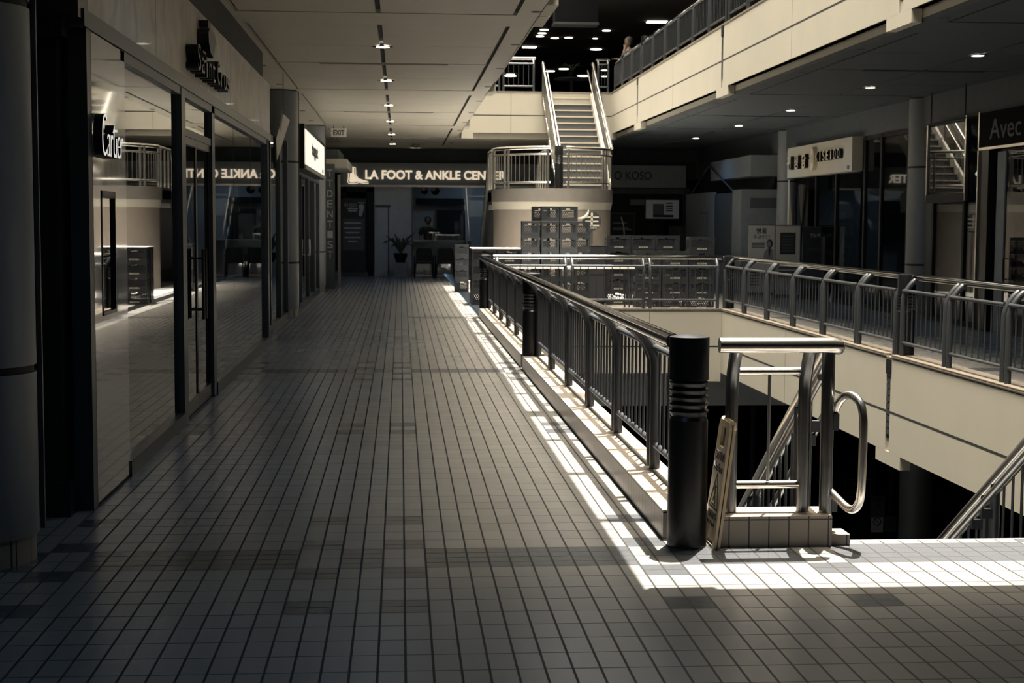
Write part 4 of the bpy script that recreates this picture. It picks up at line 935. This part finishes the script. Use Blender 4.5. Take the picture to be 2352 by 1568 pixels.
for i in range(3): stack('l', X_(1420.5+i*56.3, 29.5), 29.65, 5, 'the %s column of the right group' % ['left', 'middle', 'right'][i])
stack('l', X_(1612, 27.8), 27.95, 5, 'the tall column at the right end')
for i in range(2): stack('l', X_(1551-i*61.5, 27.8), 27.95, 4, 'the %s low front column' % ['right', 'left'][i])
t = thing('white_box', 'small white box on the floor left of the crates', 'box', (X_(1066, 35.5), 36, 0)); q = X_(1069, 36.5); MB().box(q-.13, q+.13, 36.3, 36.55, 0, .18).build('carton', M['white'], t); MB().box(q-.13, q+.13, 36.29, 36.56, .17, .2).build('lid', M['white'], t)
q = X_(1141, 29.3); o = MB().box(q-.50, q+.49, 29.27, 30.1, 1.099, 1.115).build('bounce_sheet', M['white']); tag(o, 'added pale sheet on top of the left group of crates, bouncing sun upward', 'sheet')  # white sheet added over the crates to throw sun up at the ceiling
for i in range(2): stack('l', X_(1112+i*58, 29.3), 29.92, 4, 'the %s rear column behind the left group' % ['left', 'right'][i])
t = thing('dark_cabinet', 'dark plain cabinet between the tall crate group and the right crate group', 'cabinet', (X_(1370, 29), 29.2, 0)); a, b = X_(1345, 29), X_(1393, 29)
MB().box(a, b, 29.0, 29.6, .06, 1.18).build('body', M['blackm'], t); MB().box(a+.02, b-.02, 28.985, 29.0, .10, .60).build('door', M['ink'], t); MB().box(a+.02, b-.02, 28.985, 29.0, .62, 1.15).build('door', M['ink'], t); MB().box(a+.03, b-.03, 29.03, 29.57, 0, .06).build('plinth', M['blackm'], t)
t = thing('folding_table', 'low table with a bright white top behind the far cross railing', 'table', (3.1, 26.9, 0)); a = X_(1165, 26.9); b = X_(1455, 26.7)
MB().box(a, b, 26.55, 27.25, .80, .83).build('tabletop', M['white'], t)
for x in (a+.08, b-.08):
    for y in (26.62, 27.18): MB().tube([(x, y, 0), (x, y, .8)], .015, 8).build('leg', M['darksteel'], t)

# ================================================================== CEILING LIGHTS
def clight(x, y, z, label, group, r=.075, ring=True):
    t = thing('ceiling_light', label, 'light', (x, y, z), group)
    if ring: MB().lathe([(r*1.5, z-.012), (r*1.5, z-.004), (r*1.05, z-.004), (r*1.05, z-.012), (r*1.5, z-.012)], x, y, 20).build('ring', M['brushed'], t, True)
    MB().lathe([(0, z-.018), (r, z-.014), (r, z-.006)], x, y, 20).build('lens', M['lit'], t)
    if ring:
        l = bpy.data.lights.new('cool_fill', 'SPOT'); l.energy = FILL_W; l.color = (.27, .60, 1.0); l.spot_size = math.radians(150); l.spot_blend = 1; l.shadow_soft_size = .07  # added blue fill light that cools the shadows, placed under the lens
        lo = bpy.data.objects.new('cool_fill', l); C.objects.link(lo); lo.parent = t; lo.location = (0, 0, -.03)
for i, y in enumerate((5.3, 9.85, 14.4, 19.07, 23.6, 28.57, 33.1, 38.0, 42.65)): clight(-.222, y, CZ, 'recessed light in the ceiling over the tiled walkway, %s from the camera' % ORD[i], 'recessed lights over the walkway', .085)
for i, (lx_, ly_) in enumerate(((7.42, 9.9), (7.45, 14.4), (7.47, 19.1), (7.53, 23.75), (7.55, 28.74), (7.58, 33.34), (7.61, 38.4))):
    clight(lx_, ly_, CZ, 'recessed light in the right walkway ceiling, %s from the camera' % ORD[i], 'recessed lights over the far walkway', .08)
ZU = 7.715
for i, (px_, py_, r_) in enumerate(((1250, 68, .13), (1245, 76, .13), (1240, 83, .13), (1274, 87, .13), (1306, 86, .13), (1393, 70, .13), (1367, 88, .08), (1369, 113, .2), (1263, 163, .2), (1295, 158, .2), (1340, 174, .25), (1172, 174, .25), (1388, 161, .13), (1388, 175, .13))):
    q = atZ(px_, py_, ZU) if py_ < 156 else atZ(px_, py_, ZU)
    if q.y > 74: q = atZ(px_, 152, ZU)
    clight(q.x, q.y, ZU, 'small glowing spot in the dark upper storey ceiling, number %s counted from the left stair rail' % ORD[i % 12] if False else 'glowing spot in the dark upper storey ceiling', 'spots in the upper ceiling', r_, False)
for lab, (x0, y0, x1, y1) in (('left of the stair head', (1200, 108, 1231, 114)), ('right, above the balcony rail', (1485, 50, 1531, 56)), ('left of the upper landing rail', (1163, 171, 1181, 177))):
    a, b = atZ(x0, y0, ZU), atZ(x1, y0, ZU); c = atZ(x0, y1, ZU); t = thing('strip_light', 'long glowing strip light in the dark upper ceiling, '+lab, 'light', (a.x, a.y, ZU))
    MB().box(a.x, b.x, a.y-.25, a.y+.05, ZU-.03, ZU-.004).build('tube', M['lit'], t)
# smoke detector
q = atZ(955, 330, CZ); t = thing('smoke_detector', 'small round smoke detector on the far ceiling', 'detector', (q.x, q.y, CZ)); MB().lathe([(.11, CZ), (.11, CZ-.08), (.06, CZ-.12), (0, CZ-.12)], q.x, q.y, 16).build('body', M['grayw'], t, True)
# slot diffusers in the ceilings
for i, (x, ys) in enumerate(((-.235, (11.9, 21.19, 30.44, 39.7)), (7.5, (11.9, 21.19, 30.44)))):
    for j, y in enumerate(ys): 
        if y < 12: continue
        t = thing('slot_vent', 'long dark slot vent in the %s ceiling, %s from the camera' % (('walkway', 'right walkway')[i], ORD[j-1]), 'vent', (x, y, CZ), 'slot vents in the ceilings'); MB().box(x-.86, x+.86, y-.03, y+.03, CZ-.004, CZ+.03).build('slot', M['gap'], t); MB().box(x-.89, x+.89, y-.05, y-.032, CZ-.008, CZ+.02).build('trim_strip', M['ceil' if i == 0 else 'ceil_shaded'], t); MB().box(x-.89, x+.89, y+.032, y+.05, CZ-.008, CZ+.02).build('trim_strip', M['ceil' if i == 0 else 'ceil_shaded'], t)
# upper storey odds
t = thing('bulkhead', 'large black bulkhead box hanging in the upper storey above the stairs', 'bulkhead', (4.6, 40.2, 6.9)); MB().box(4.09, 5.23, 39.95, 40.55, 6.93, 9.6).build('box', M['void'], t); MB().box(4.06, 5.26, 39.92, 40.55, 6.87, 6.93).build('lower_trim', M['darksteel'], t)
t = thing('round_table', 'round dark table with an ornament at the head of the stairs', 'table', (4.6, 42, UZ)); q = atY(1313, 214, 42)
MB().lathe([(.5, UZ+.70), (.5, UZ+.74)], q.x, 42, 24).build('tabletop', M['blackm'], t); MB().tube([(q.x, 42, UZ), (q.x, 42, UZ+.7)], .05, 10).build('leg', M['blackm'], t)
o = thing('table_plant', 'small dark potted plant on the round table at the stair head', 'plant', (q.x, 42, UZ+.74)); MB().lathe([(.09, UZ+.74), (.13, UZ+.9), (.1, UZ+.92)], q.x, 42, 12).build('pot', M['blackm'], o)
for i in range(9): a = i*.7; MB().tube([(q.x, 42, UZ+.9), (q.x+.12*math.cos(a), 42+.1*math.sin(a), UZ+1.1), (q.x+.28*math.cos(a), 42+.2*math.sin(a), UZ+1.08+.04*(i % 3))], [.012, .02, .004], 5).build('leaf', M['leaf'], o)
struct(MB().box(1, 9, 58, 58.2, UZ, 5.9).build('wall_gallery_back', M['midgray']))

# ================================================================== RIGHT WALKWAY SHOPS
WX = 9.0
struct(MB().box(9.02, 9.3, -3, 45, 3.3, CZ).build('wall_right_upper', M['midgray']))
struct(MB().box(9.3, 11.8, 18, 45, 3.3, 3.36).build('ceiling_shops', M['deep']))
struct(MB().box(11.8, 12, -3, 45, 0, CZ).build('wall_right_back', M['deep']))
struct(MB().box(9.05, 9.15, 36.2, 45, 0, 3.3).box(9.05, 9.12, 21.2, 21.6, 0, 3.3).box(9.05, 9.12, 24.9, 25.3, 0, 3.3).build('wall_right_piers', M['darkwall']))
# site boarding
t = thing('site_boarding', 'pale boarding panels with a flush door closing off an empty shop', 'hoarding', (8.3, 39.5, 0))
MB().box(8.30, 8.36, 39.3, 43.2, 0, 2.46).build('panel', M['grayw'], t); MB().box(8.32, 8.37, 37.0, 39.3, 0.6, 2.40).build('screen_cloth', M['midgray'], t); MB().box(8.28, 8.36, 36.0, 37.0, 0, 2.46).build('panel', M['grayw'], t); MB().box(8.36, 9.3, 36.0, 36.06, 0, 2.46).build('panel', M['grayw'], t); MB().box(8.30, 8.36, 37.0, 39.3, 0, .6).build('panel', M['grayw'], t)
MB().box(8.285, 8.30, 40.1, 40.12, 0, 1.9).box(8.285, 8.30, 40.1, 41.1, 1.9, 1.92).build('door_outline', M['midgray'], t); 
MB().box(8.5, 9.2, 35.99, 36.0, 2.0, 2.25).build('taped_sheet', M['midgray'], t)
t = thing('hanging_duct_box', 'grey box and broken ceiling frame above the boarding', 'duct', (8.8, 38, 2.9)); MB().box(8.45, 9.3, 35.8, 40.5, 2.78, 3.28).build('box', M['grayw'], t); MB().box(8.2, 8.4, 41.3, 42.5, 2.85, 3.25).build('vent', M['blackm'], t)
MB().tube([(8.4, 43, 2.45), (8.4, 40.5, 3.2), (8.4, 37.5, 2.45)], .02, 6).build('wire', M['midgray'], t)
# roller banners and A-frame signs
def banner(x, y, wd, h, mt, label, name='roller_banner', z0=.06):
    t = thing(name, label, 'banner', (x, y, 0), 'printed banners behind the far railing')
    MB().box(x-wd/2, x+wd/2, y, y+.015, z0, h).build('sheet', M[mt], t); MB().box(x-wd/2-.02, x+wd/2+.02, y-.04, y+.1, 0, z0).build('base', M['darksteel'], t); MB().box(x-wd/2-.01, x+wd/2+.01, y-.01, y+.03, h, h+.02).build('top_bar', M['darksteel'], t); return t
YB = 33.6
x1 = atY(1749, 560, YB).x; t = banner(x1, YB, .60, 1.58, 'paper', 'pale banner with Korean headline and a portrait, leftmost of the banners')
text('lettering', '명품', M['ink'], t, (x1, YB-.0, 1.46), (0,-1,0), .24, .13, .003, bold=.02); text('lettering', '후코이단', M['ink'], t, (x1, YB, 1.33), (0,-1,0), .38, .10, .003)
m = MB(); 
for i in range(4): m.box(x1-.22, x1+.08, YB-.003, YB, 1.17-i*.03, 1.185-i*.03)
for i in range(5): m.box(x1-.24, x1-.02, YB-.003, YB, .5-i*.07, .53-i*.07)
m.build('small_print', M['ink'], t)
m = MB(); m.prism([(x1+.05, .78), (x1+.28, .78), (x1+.28, 1.02), (x1+.2, 1.08), (x1+.12, 1.05), (x1+.06, .95)], 'y', YB-.004, YB); m.build('portrait_jacket', M['grayw'], t)
m = MB(); m.prism([(x1+.19+.075*math.cos(a*PI/8), 1.17+.10*math.sin(a*PI/8)) for a in range(16)], 'y', YB-.004, YB); m.build('portrait_hair', M['ink'], t)
m = MB(); m.prism([(x1+.175+.045*math.cos(a*PI/8), 1.16+.065*math.sin(a*PI/8)) for a in range(16)], 'y', YB-.007, YB-.004); m.build('portrait_face', M['grayw'], t)
m = MB(); m.prism([(x1+.16, 1.06), (x1+.22, 1.06), (x1+.18, .80)], 'y', YB-.007, YB-.004); m.build('portrait_shirt', M['ink'], t)
YB2 = 32.6; x1 = atY(1810, 560, YB2).x; t = banner(x1, YB2, .54, 1.58, 'paper', 'pale banner with a black printed square, second from the left')
MB().box(x1-.18, x1+.17, YB2-.004, YB2, .95, 1.43).build('black_square', M['ink'], t); m = MB()
for i in range(6): m.box(x1-.14, x1+.12, YB2-.006, YB2-.004, 1.01+i*.065, 1.04+i*.065)
for i in range(4): m.box(x1-.2, x1+.2, YB2-.004, YB2, .45+i*.09, .49+i*.09)
m.build('small_print', M['midgray'], t)
YB3 = 31.6; x1 = atY(1872, 560, YB3).x; t = banner(x1, YB3, .55, 1.55, 'ink', 'black banner with faint Korean lettering, third from the left')
text('lettering', '첫눈애', M['chalk'], t, (x1, YB3, 1.38), (0,-1,0), .22, .09, .003); text('lettering', '보톡스필러', M['midgray'], t, (x1, YB3, 1.08), (0,-1,0), .33, .07, .003); MB().box(x1-.25, x1+.25, YB3-.004, YB3, .25, .72).build('pale_area', M['midgray'], t)
YB4 = 30.6
t = thing('a_frame_sign', 'leaning pale upright sign with bold dark characters, rightmost of the banners', 'sign', (atY(1940, 600, YB4).x, YB4, 0))
a, b, c, d = atY(1943, 519, YB4), atY(1962, 519, YB4), atY(1938, 690, YB4), atY(1905, 690, YB4)
m = MB(); m.prism([(a.x, a.z), (b.x, b.z), (c.x, .0), (d.x, .0)], 'y', YB4, YB4+.04); m.build('front_board', M['paper'], t)
MB().prism([(b.x, b.z), (b.x+.03, b.z), (c.x+.35, 0), (c.x+.28, 0)], 'y', YB4+.05, YB4+.1).build('rear_leg', M['blackm'], t)
for i, ch in enumerate('믿고먹는'):
    f_ = .18+i*.17; cx_ = (a.x+b.x)/2*(1-f_)+(c.x+d.x)/2*f_; cz_ = a.z*(1-f_); text('letter', ch, M['ink'], t, (cx_, YB4, cz_), (0,-1,0), .15, .17, .004, bold=.03)
# plant and clutter
t = thing('display_rack', 'dark rack crowded with leaflets and small goods beside the leaning sign', 'rack', (atY(1915, 600, 31.2).x, 31.2, 0)); q = atY(1915, 600, 31.2).x
MB().box(q-.2, q+.18, 31.2, 31.5, 0, 1.35).build('case', M['blackm'], t)
for i in range(5):
    for j in range(2): MB().box(q-.16+j*.17, q-.04+j*.17, 31.18, 31.2, .3+i*.22, .42+i*.22).build('leaflet', M['grayw' if (i+j) % 2 else 'midgray'], t)
t = thing('bushy_plant', 'dark bushy plant behind the display rack', 'plant', (atY(1905, 500, 31.9).x, 31.9, 0)); q = atY(1905, 500, 31.9).x; MB().lathe([(.14, 0), (.19, .9), (.15, .95)], q, 31.9, 14).build('pot', M['blackm'], t)
for i in range(20): a = i*2.4; l = .2+.02*(i % 9); MB().tube([(q, 31.9, .95), (q+l*.6*math.cos(a), 31.9+l*.4*math.sin(a), 1.3+.03*(i % 7)), (q+l*math.cos(a)*1.2, 31.9+l*.6*math.sin(a), 1.35+.05*(i % 8))], [.01, .03, .004], 5).build('leaf', M['leaf'], t)
t = thing('wall_picture', 'small framed pale picture behind the bushy plant', 'picture', (9.0, 33, 1.6)); q = atY(1928, 497, 33.0); MB().box(q.x-.2, q.x+.18, 33, 33.03, q.z-.13, q.z+.13).build('frame', M['blackm'], t); MB().box(q.x-.13, q.x+.14, 32.99, 33, q.z-.09, q.z+.09).build('print', M['paper'], t)
t = thing('shop_entrance_fin', 'pale tapered fin and curved steel panel under the box sign', 'panel', (8.9, 33.4, 0)); MB().prism([(8.80, 2.62), (8.93, 1.0), (8.93, 0), (8.80, 0)], 'y', 33.5, 33.6).build('fin', M['cream'], t)
a, b, c, d = atY(1835, 425, 33.2), atY(1878, 415, 33.2), atY(1872, 520, 33.2), atY(1842, 522, 33.2); m = MB(); n = 8
MB().prism([(a.x, a.z), (b.x, b.z), (c.x, c.z), (d.x, d.z)], 'y', 33.2, 33.25).build('steel_panel', M['steel'], t)
# box sign
t = thing('box_sign', 'projecting beige box sign with raised metal Korean and Latin characters', 'sign', (8.9, 31, 2.66))
MB().box(8.80, 9.02, 28.8, 33.7, 2.665, 3.33).build('case', M['cream'], t)
for i, ch in enumerate('귀생당'): text('letter', ch, M['blackm'], t, (8.80, 33.25-i*.62, 2.98), (-1,0,0), .30, .30, .085, bold=.02); text('letter_face', ch, M['metalface'], t, (8.714, 33.25-i*.62, 2.98), (-1,0,0), .30, .30, .004, bold=.02)
m = MB(); m.prism([(31.35+.14*math.cos(a*PI/10)*1, 3.0+.25*math.sin(a*PI/10)) for a in range(20)], 'x', 8.71, 8.80); m.build('oval_badge', M['metalface'], t)
m = MB(); m.prism([(31.35+.09*math.cos(a*PI/10), 3.0+.10*math.sin(a*PI/10)) for a in range(20)], 'x', 8.705, 8.71); m.build('badge_face', M['cream'], t)
for i, ch in enumerate('KISEIDO'): text('letter', ch, M['blackm'], t, (8.80, 31.0-i*.26, 3.03), (-1,0,0), .15 if ch != 'I' else .05, .20, .085); text('letter_face', ch, M['metalface'], t, (8.714, 31.0-i*.26, 3.03), (-1,0,0), .15 if ch != 'I' else .05, .20, .004)
MB().box(8.797, 8.80, 28.95, 29.1, 2.70, 2.78).build('small_mark', M['midgray'], t)
# glass fronts
def front(y0, y1, z1, label, mull, door=None, mt='darksteel'):
    t = thing('glass_shopfront', label, 'window', (WX, (y0+y1)/2, 0), 'glass shopfronts on the far walkway')
    MB().box(WX+.02, WX+.03, y0, y1, .08, z1).build('pane', M['glassR'], t); MB().box(WX, WX+.06, y0, y1, z1, z1+.08).build('rail', M[mt], t); MB().box(WX, WX+.06, y0, y1, 0, .08).build('rail', M[mt], t)
    for y in mull: MB().box(WX-.01, WX+.06, y-.04, y+.04, 0, z1+.08).build('mullion', M[mt], t)
    return t
front(26.1, 28.6, 3.25, 'framed glass shopfront between the box sign and the round column', (26.1, 27.6, 28.6), mt='blackm')
front(22.7, 24.8, 3.25, 'glass shopfront with a bright lamp inside, right of the hanging glass sign', (22.8, 23.4, 24.8), mt='blackm')
front(28.9, 33.6, 2.66, 'dark glazed shopfront below the beige box sign', (30.5, 32.0), mt='blackm')
for k, (y, dy, z1, mt) in enumerate(((27.3, .5, 2.95, 'grayw'), (26.6, .35, 3.0, 'midgray'), (24.3, .4, 2.6, 'midgray'), (23.7, .22, 2.6, 'grayw'))):
    t = thing('interior_panel', 'pale upright panel seen inside the right hand shops, %s from the left' % ORD[k], 'panel', (9.6, y, 0), 'pale panels inside the right shops'); MB().box(9.6, 9.65, y, y+dy, 0, z1).build('board', M[mt], t)
t = thing('lamp_globe', 'small bright lamp glowing inside the right hand shop', 'lamp', (9.5, 23, 2.4)); q = atX(2250, 398, 9.45); MB().lathe([(0, q.z-.05), (.06, q.z-.04), (.07, q.z), (.05, q.z+.03), (0, q.z+.05)], q.x, q.y, 14).build('globe', M['lit'], t); MB().tube([(q.x, q.y, q.z+.04), (q.x, q.y, 3.3)], .008, 6).build('cord', M['blackm'], t)
# hanging glass sign
t = thing('hanging_glass_sign', 'framed glass sign panel hanging on the far walkway right of the round column', 'sign', (8.85, 24.1, 2.7))
a, b = atX(2133, 292, 8.85), atX(2222, 268, 8.85); zt = 3.28; y0, y1 = b.y, a.y
MB().box(8.85, 8.86, y0, y1, 2.05, zt).build('pane', M['darkglass'], t)
MB().box(8.83, 8.88, y0-.02, y0+.03, 2.0, zt+.05).build('frame', M['steel'], t); MB().box(8.83, 8.88, y1-.03, y1+.02, 2.0, zt).build('frame', M['steel'], t); MB().box(8.83, 8.88, y0, y1, 1.98, 2.12).build('rail', M['blackm'], t); MB().box(8.83, 8.88, y0, y1, zt, zt+.03).build('rail', M['blackm'], t)
for yy in (y0+.1, y1-.1): MB().tube([(8.855, yy, zt), (8.855, yy, CZ)], .01, 6).build('hanger', M['blackm'], t)
text('lettering', 'SALON', M['midgray'], t, (8.85, (y0+y1)/2-.3, 2.75), (-1,0,0), .9, .2, .004) if False else None
# black portal with lettering
t = thing('black_portal', 'black polished portal with dim serif style lettering at the right edge', 'sign', (9, 21.5, 0))
MB().box(8.88, 9.05, 19.0, 22.55, 2.80, 3.33).build('sign_board', M['void'], t); MB().box(8.87, 8.9, 19.0, 22.57, 2.76, 2.80).box(8.87, 8.9, 22.53, 22.57, .0, 3.35).build('edge_trim', M['steel'], t)
MB().box(8.9, 9.05, 22.2, 22.53, 0, 2.78).build('jamb', M['black'], t); text('lettering', 'Avec', M['midgray'], t, (8.88, 21.55, 3.06), (-1,0,0), 1.15, .30, .006)
t = thing('glass_door', 'glass door with a pale stile and dark pull handle under the black portal', 'door', (9, 21.3, 0))
MB().box(9.0, 9.03, 20.6, 22.0, 0, 2.75).build('leaf', M['darkglass'], t); MB().box(8.98, 9.04, 21.75, 22.05, 0, 2.72).build('stile', M['grayw'], t); MB().tube([(8.99, 21.6, 1.12), (8.93, 21.6, 1.12), (8.93, 21.6, .82), (8.99, 21.6, .82)], .013, 8).build('pull_handle', M['blackm'], t)

# ================================================================== LOWER LEVEL SHOP
YL = 26.5
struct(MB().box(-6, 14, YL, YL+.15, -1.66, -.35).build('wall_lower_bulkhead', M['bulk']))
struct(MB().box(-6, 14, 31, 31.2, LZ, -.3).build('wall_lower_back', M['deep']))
t = thing('lower_shopfront', 'dark glass shopfront on the lower level under the far walkway', 'window', (6.5, YL, LZ))
MB().box(3.0, 9.0, YL+.05, YL+.06, LZ+.05, -1.66).build('pane', M['darkglass'], t)
for x in (6.35, 7.7, 8.95): MB().box(x, x+.07, YL, YL+.1, LZ, -1.66).build('mullion', M['blackm'], t)
t = thing('shop_shelf', 'dim stocked shelves in the lower level shop behind the black bollard', 'shelf', (5.6, 28.5, LZ))
for k in range(5): MB().box(5.0, 6.3, 28.4, 28.8, LZ+.5+k*.42, LZ+.53+k*.42).build('shelf_board', M['midgray'], t)
for i in range(12):
    k = i % 4; x = 5.15+(i//4)*.35; MB().box(x, x+.2, 28.42, 28.7, LZ+.53+k*.42, LZ+.75+k*.42).build('stock_box', M['darkwall' if i % 2 else 'midgray'], t)
def ybox(name, mt, parent, x0, y0, x1, y1, d): a, b = atY(x0, y0, d), atY(x1, y1, d); return MB().box(a.x, b.x, d, d+.004, b.z, a.z).build(name, M[mt], parent)
D = YL-.02
t = thing('no_soliciting_sticker', 'faint outlined no soliciting notice on the dark lower shopfront', 'sticker', (7.9, D, -3.3))
a, b = atY(1941, 1101, D), atY(1999, 1140, D); m = MB(); m.tube([(a.x, D, a.z), (b.x, D, a.z), (b.x, D, b.z), (a.x, D, b.z), (a.x, D, a.z)], .008, 5); m.build('outline', M['midgray'], t)
text('lettering', 'SOLICITING', M['midgray'], t, ((a.x+b.x)/2, D, b.z+.09), (0,-1,0), .38, .085, .004); text('lettering', 'NO', M['midgray'], t, ((a.x+b.x)/2, D, a.z-.09), (0,-1,0), .12, .085, .004)
t = thing('notice_sticker', 'tall pale prohibition notice, the upper left of the stickers on the lower shopfront', 'sticker', (8.5, D, -3.5)); ybox('sheet', 'midgray', t, 2000, 1139, 2032, 1188, D); ybox('header', 'ink', t, 2002, 1143, 2030, 1149, D-.004)
t3 = thing('notice_sticker', 'pale prohibition notice with a barred circle, the lower left of the stickers', 'sticker', (8.5, D, -3.9)); ybox('sheet', 'paper', t3, 2001, 1187, 2028, 1222, D)
t4 = thing('notice_sticker', 'framed prohibition notice with a barred circle, the lower right of the stickers', 'sticker', (8.9, D, -3.9)); ybox('sheet', 'midgray', t4, 2031, 1186, 2058, 1221, D)
for tt, cx_, cy_, r_ in ((t, 2015, 1158, .055), (t3, 2015, 1198, .07), (t4, 2045, 1200, .06)):
    q = atY(cx_, cy_, D-.006); m = MB(); m.tube([(q.x+r_*math.cos(a*PI/10), q.y, q.z+r_*math.sin(a*PI/10)) for a in range(21)], .009, 5); m.tube([(q.x-r_*.7, q.y, q.z+r_*.7), (q.x+r_*.7, q.y, q.z-r_*.7)], .008, 5); m.build('prohibition_mark', M['ink'], tt)
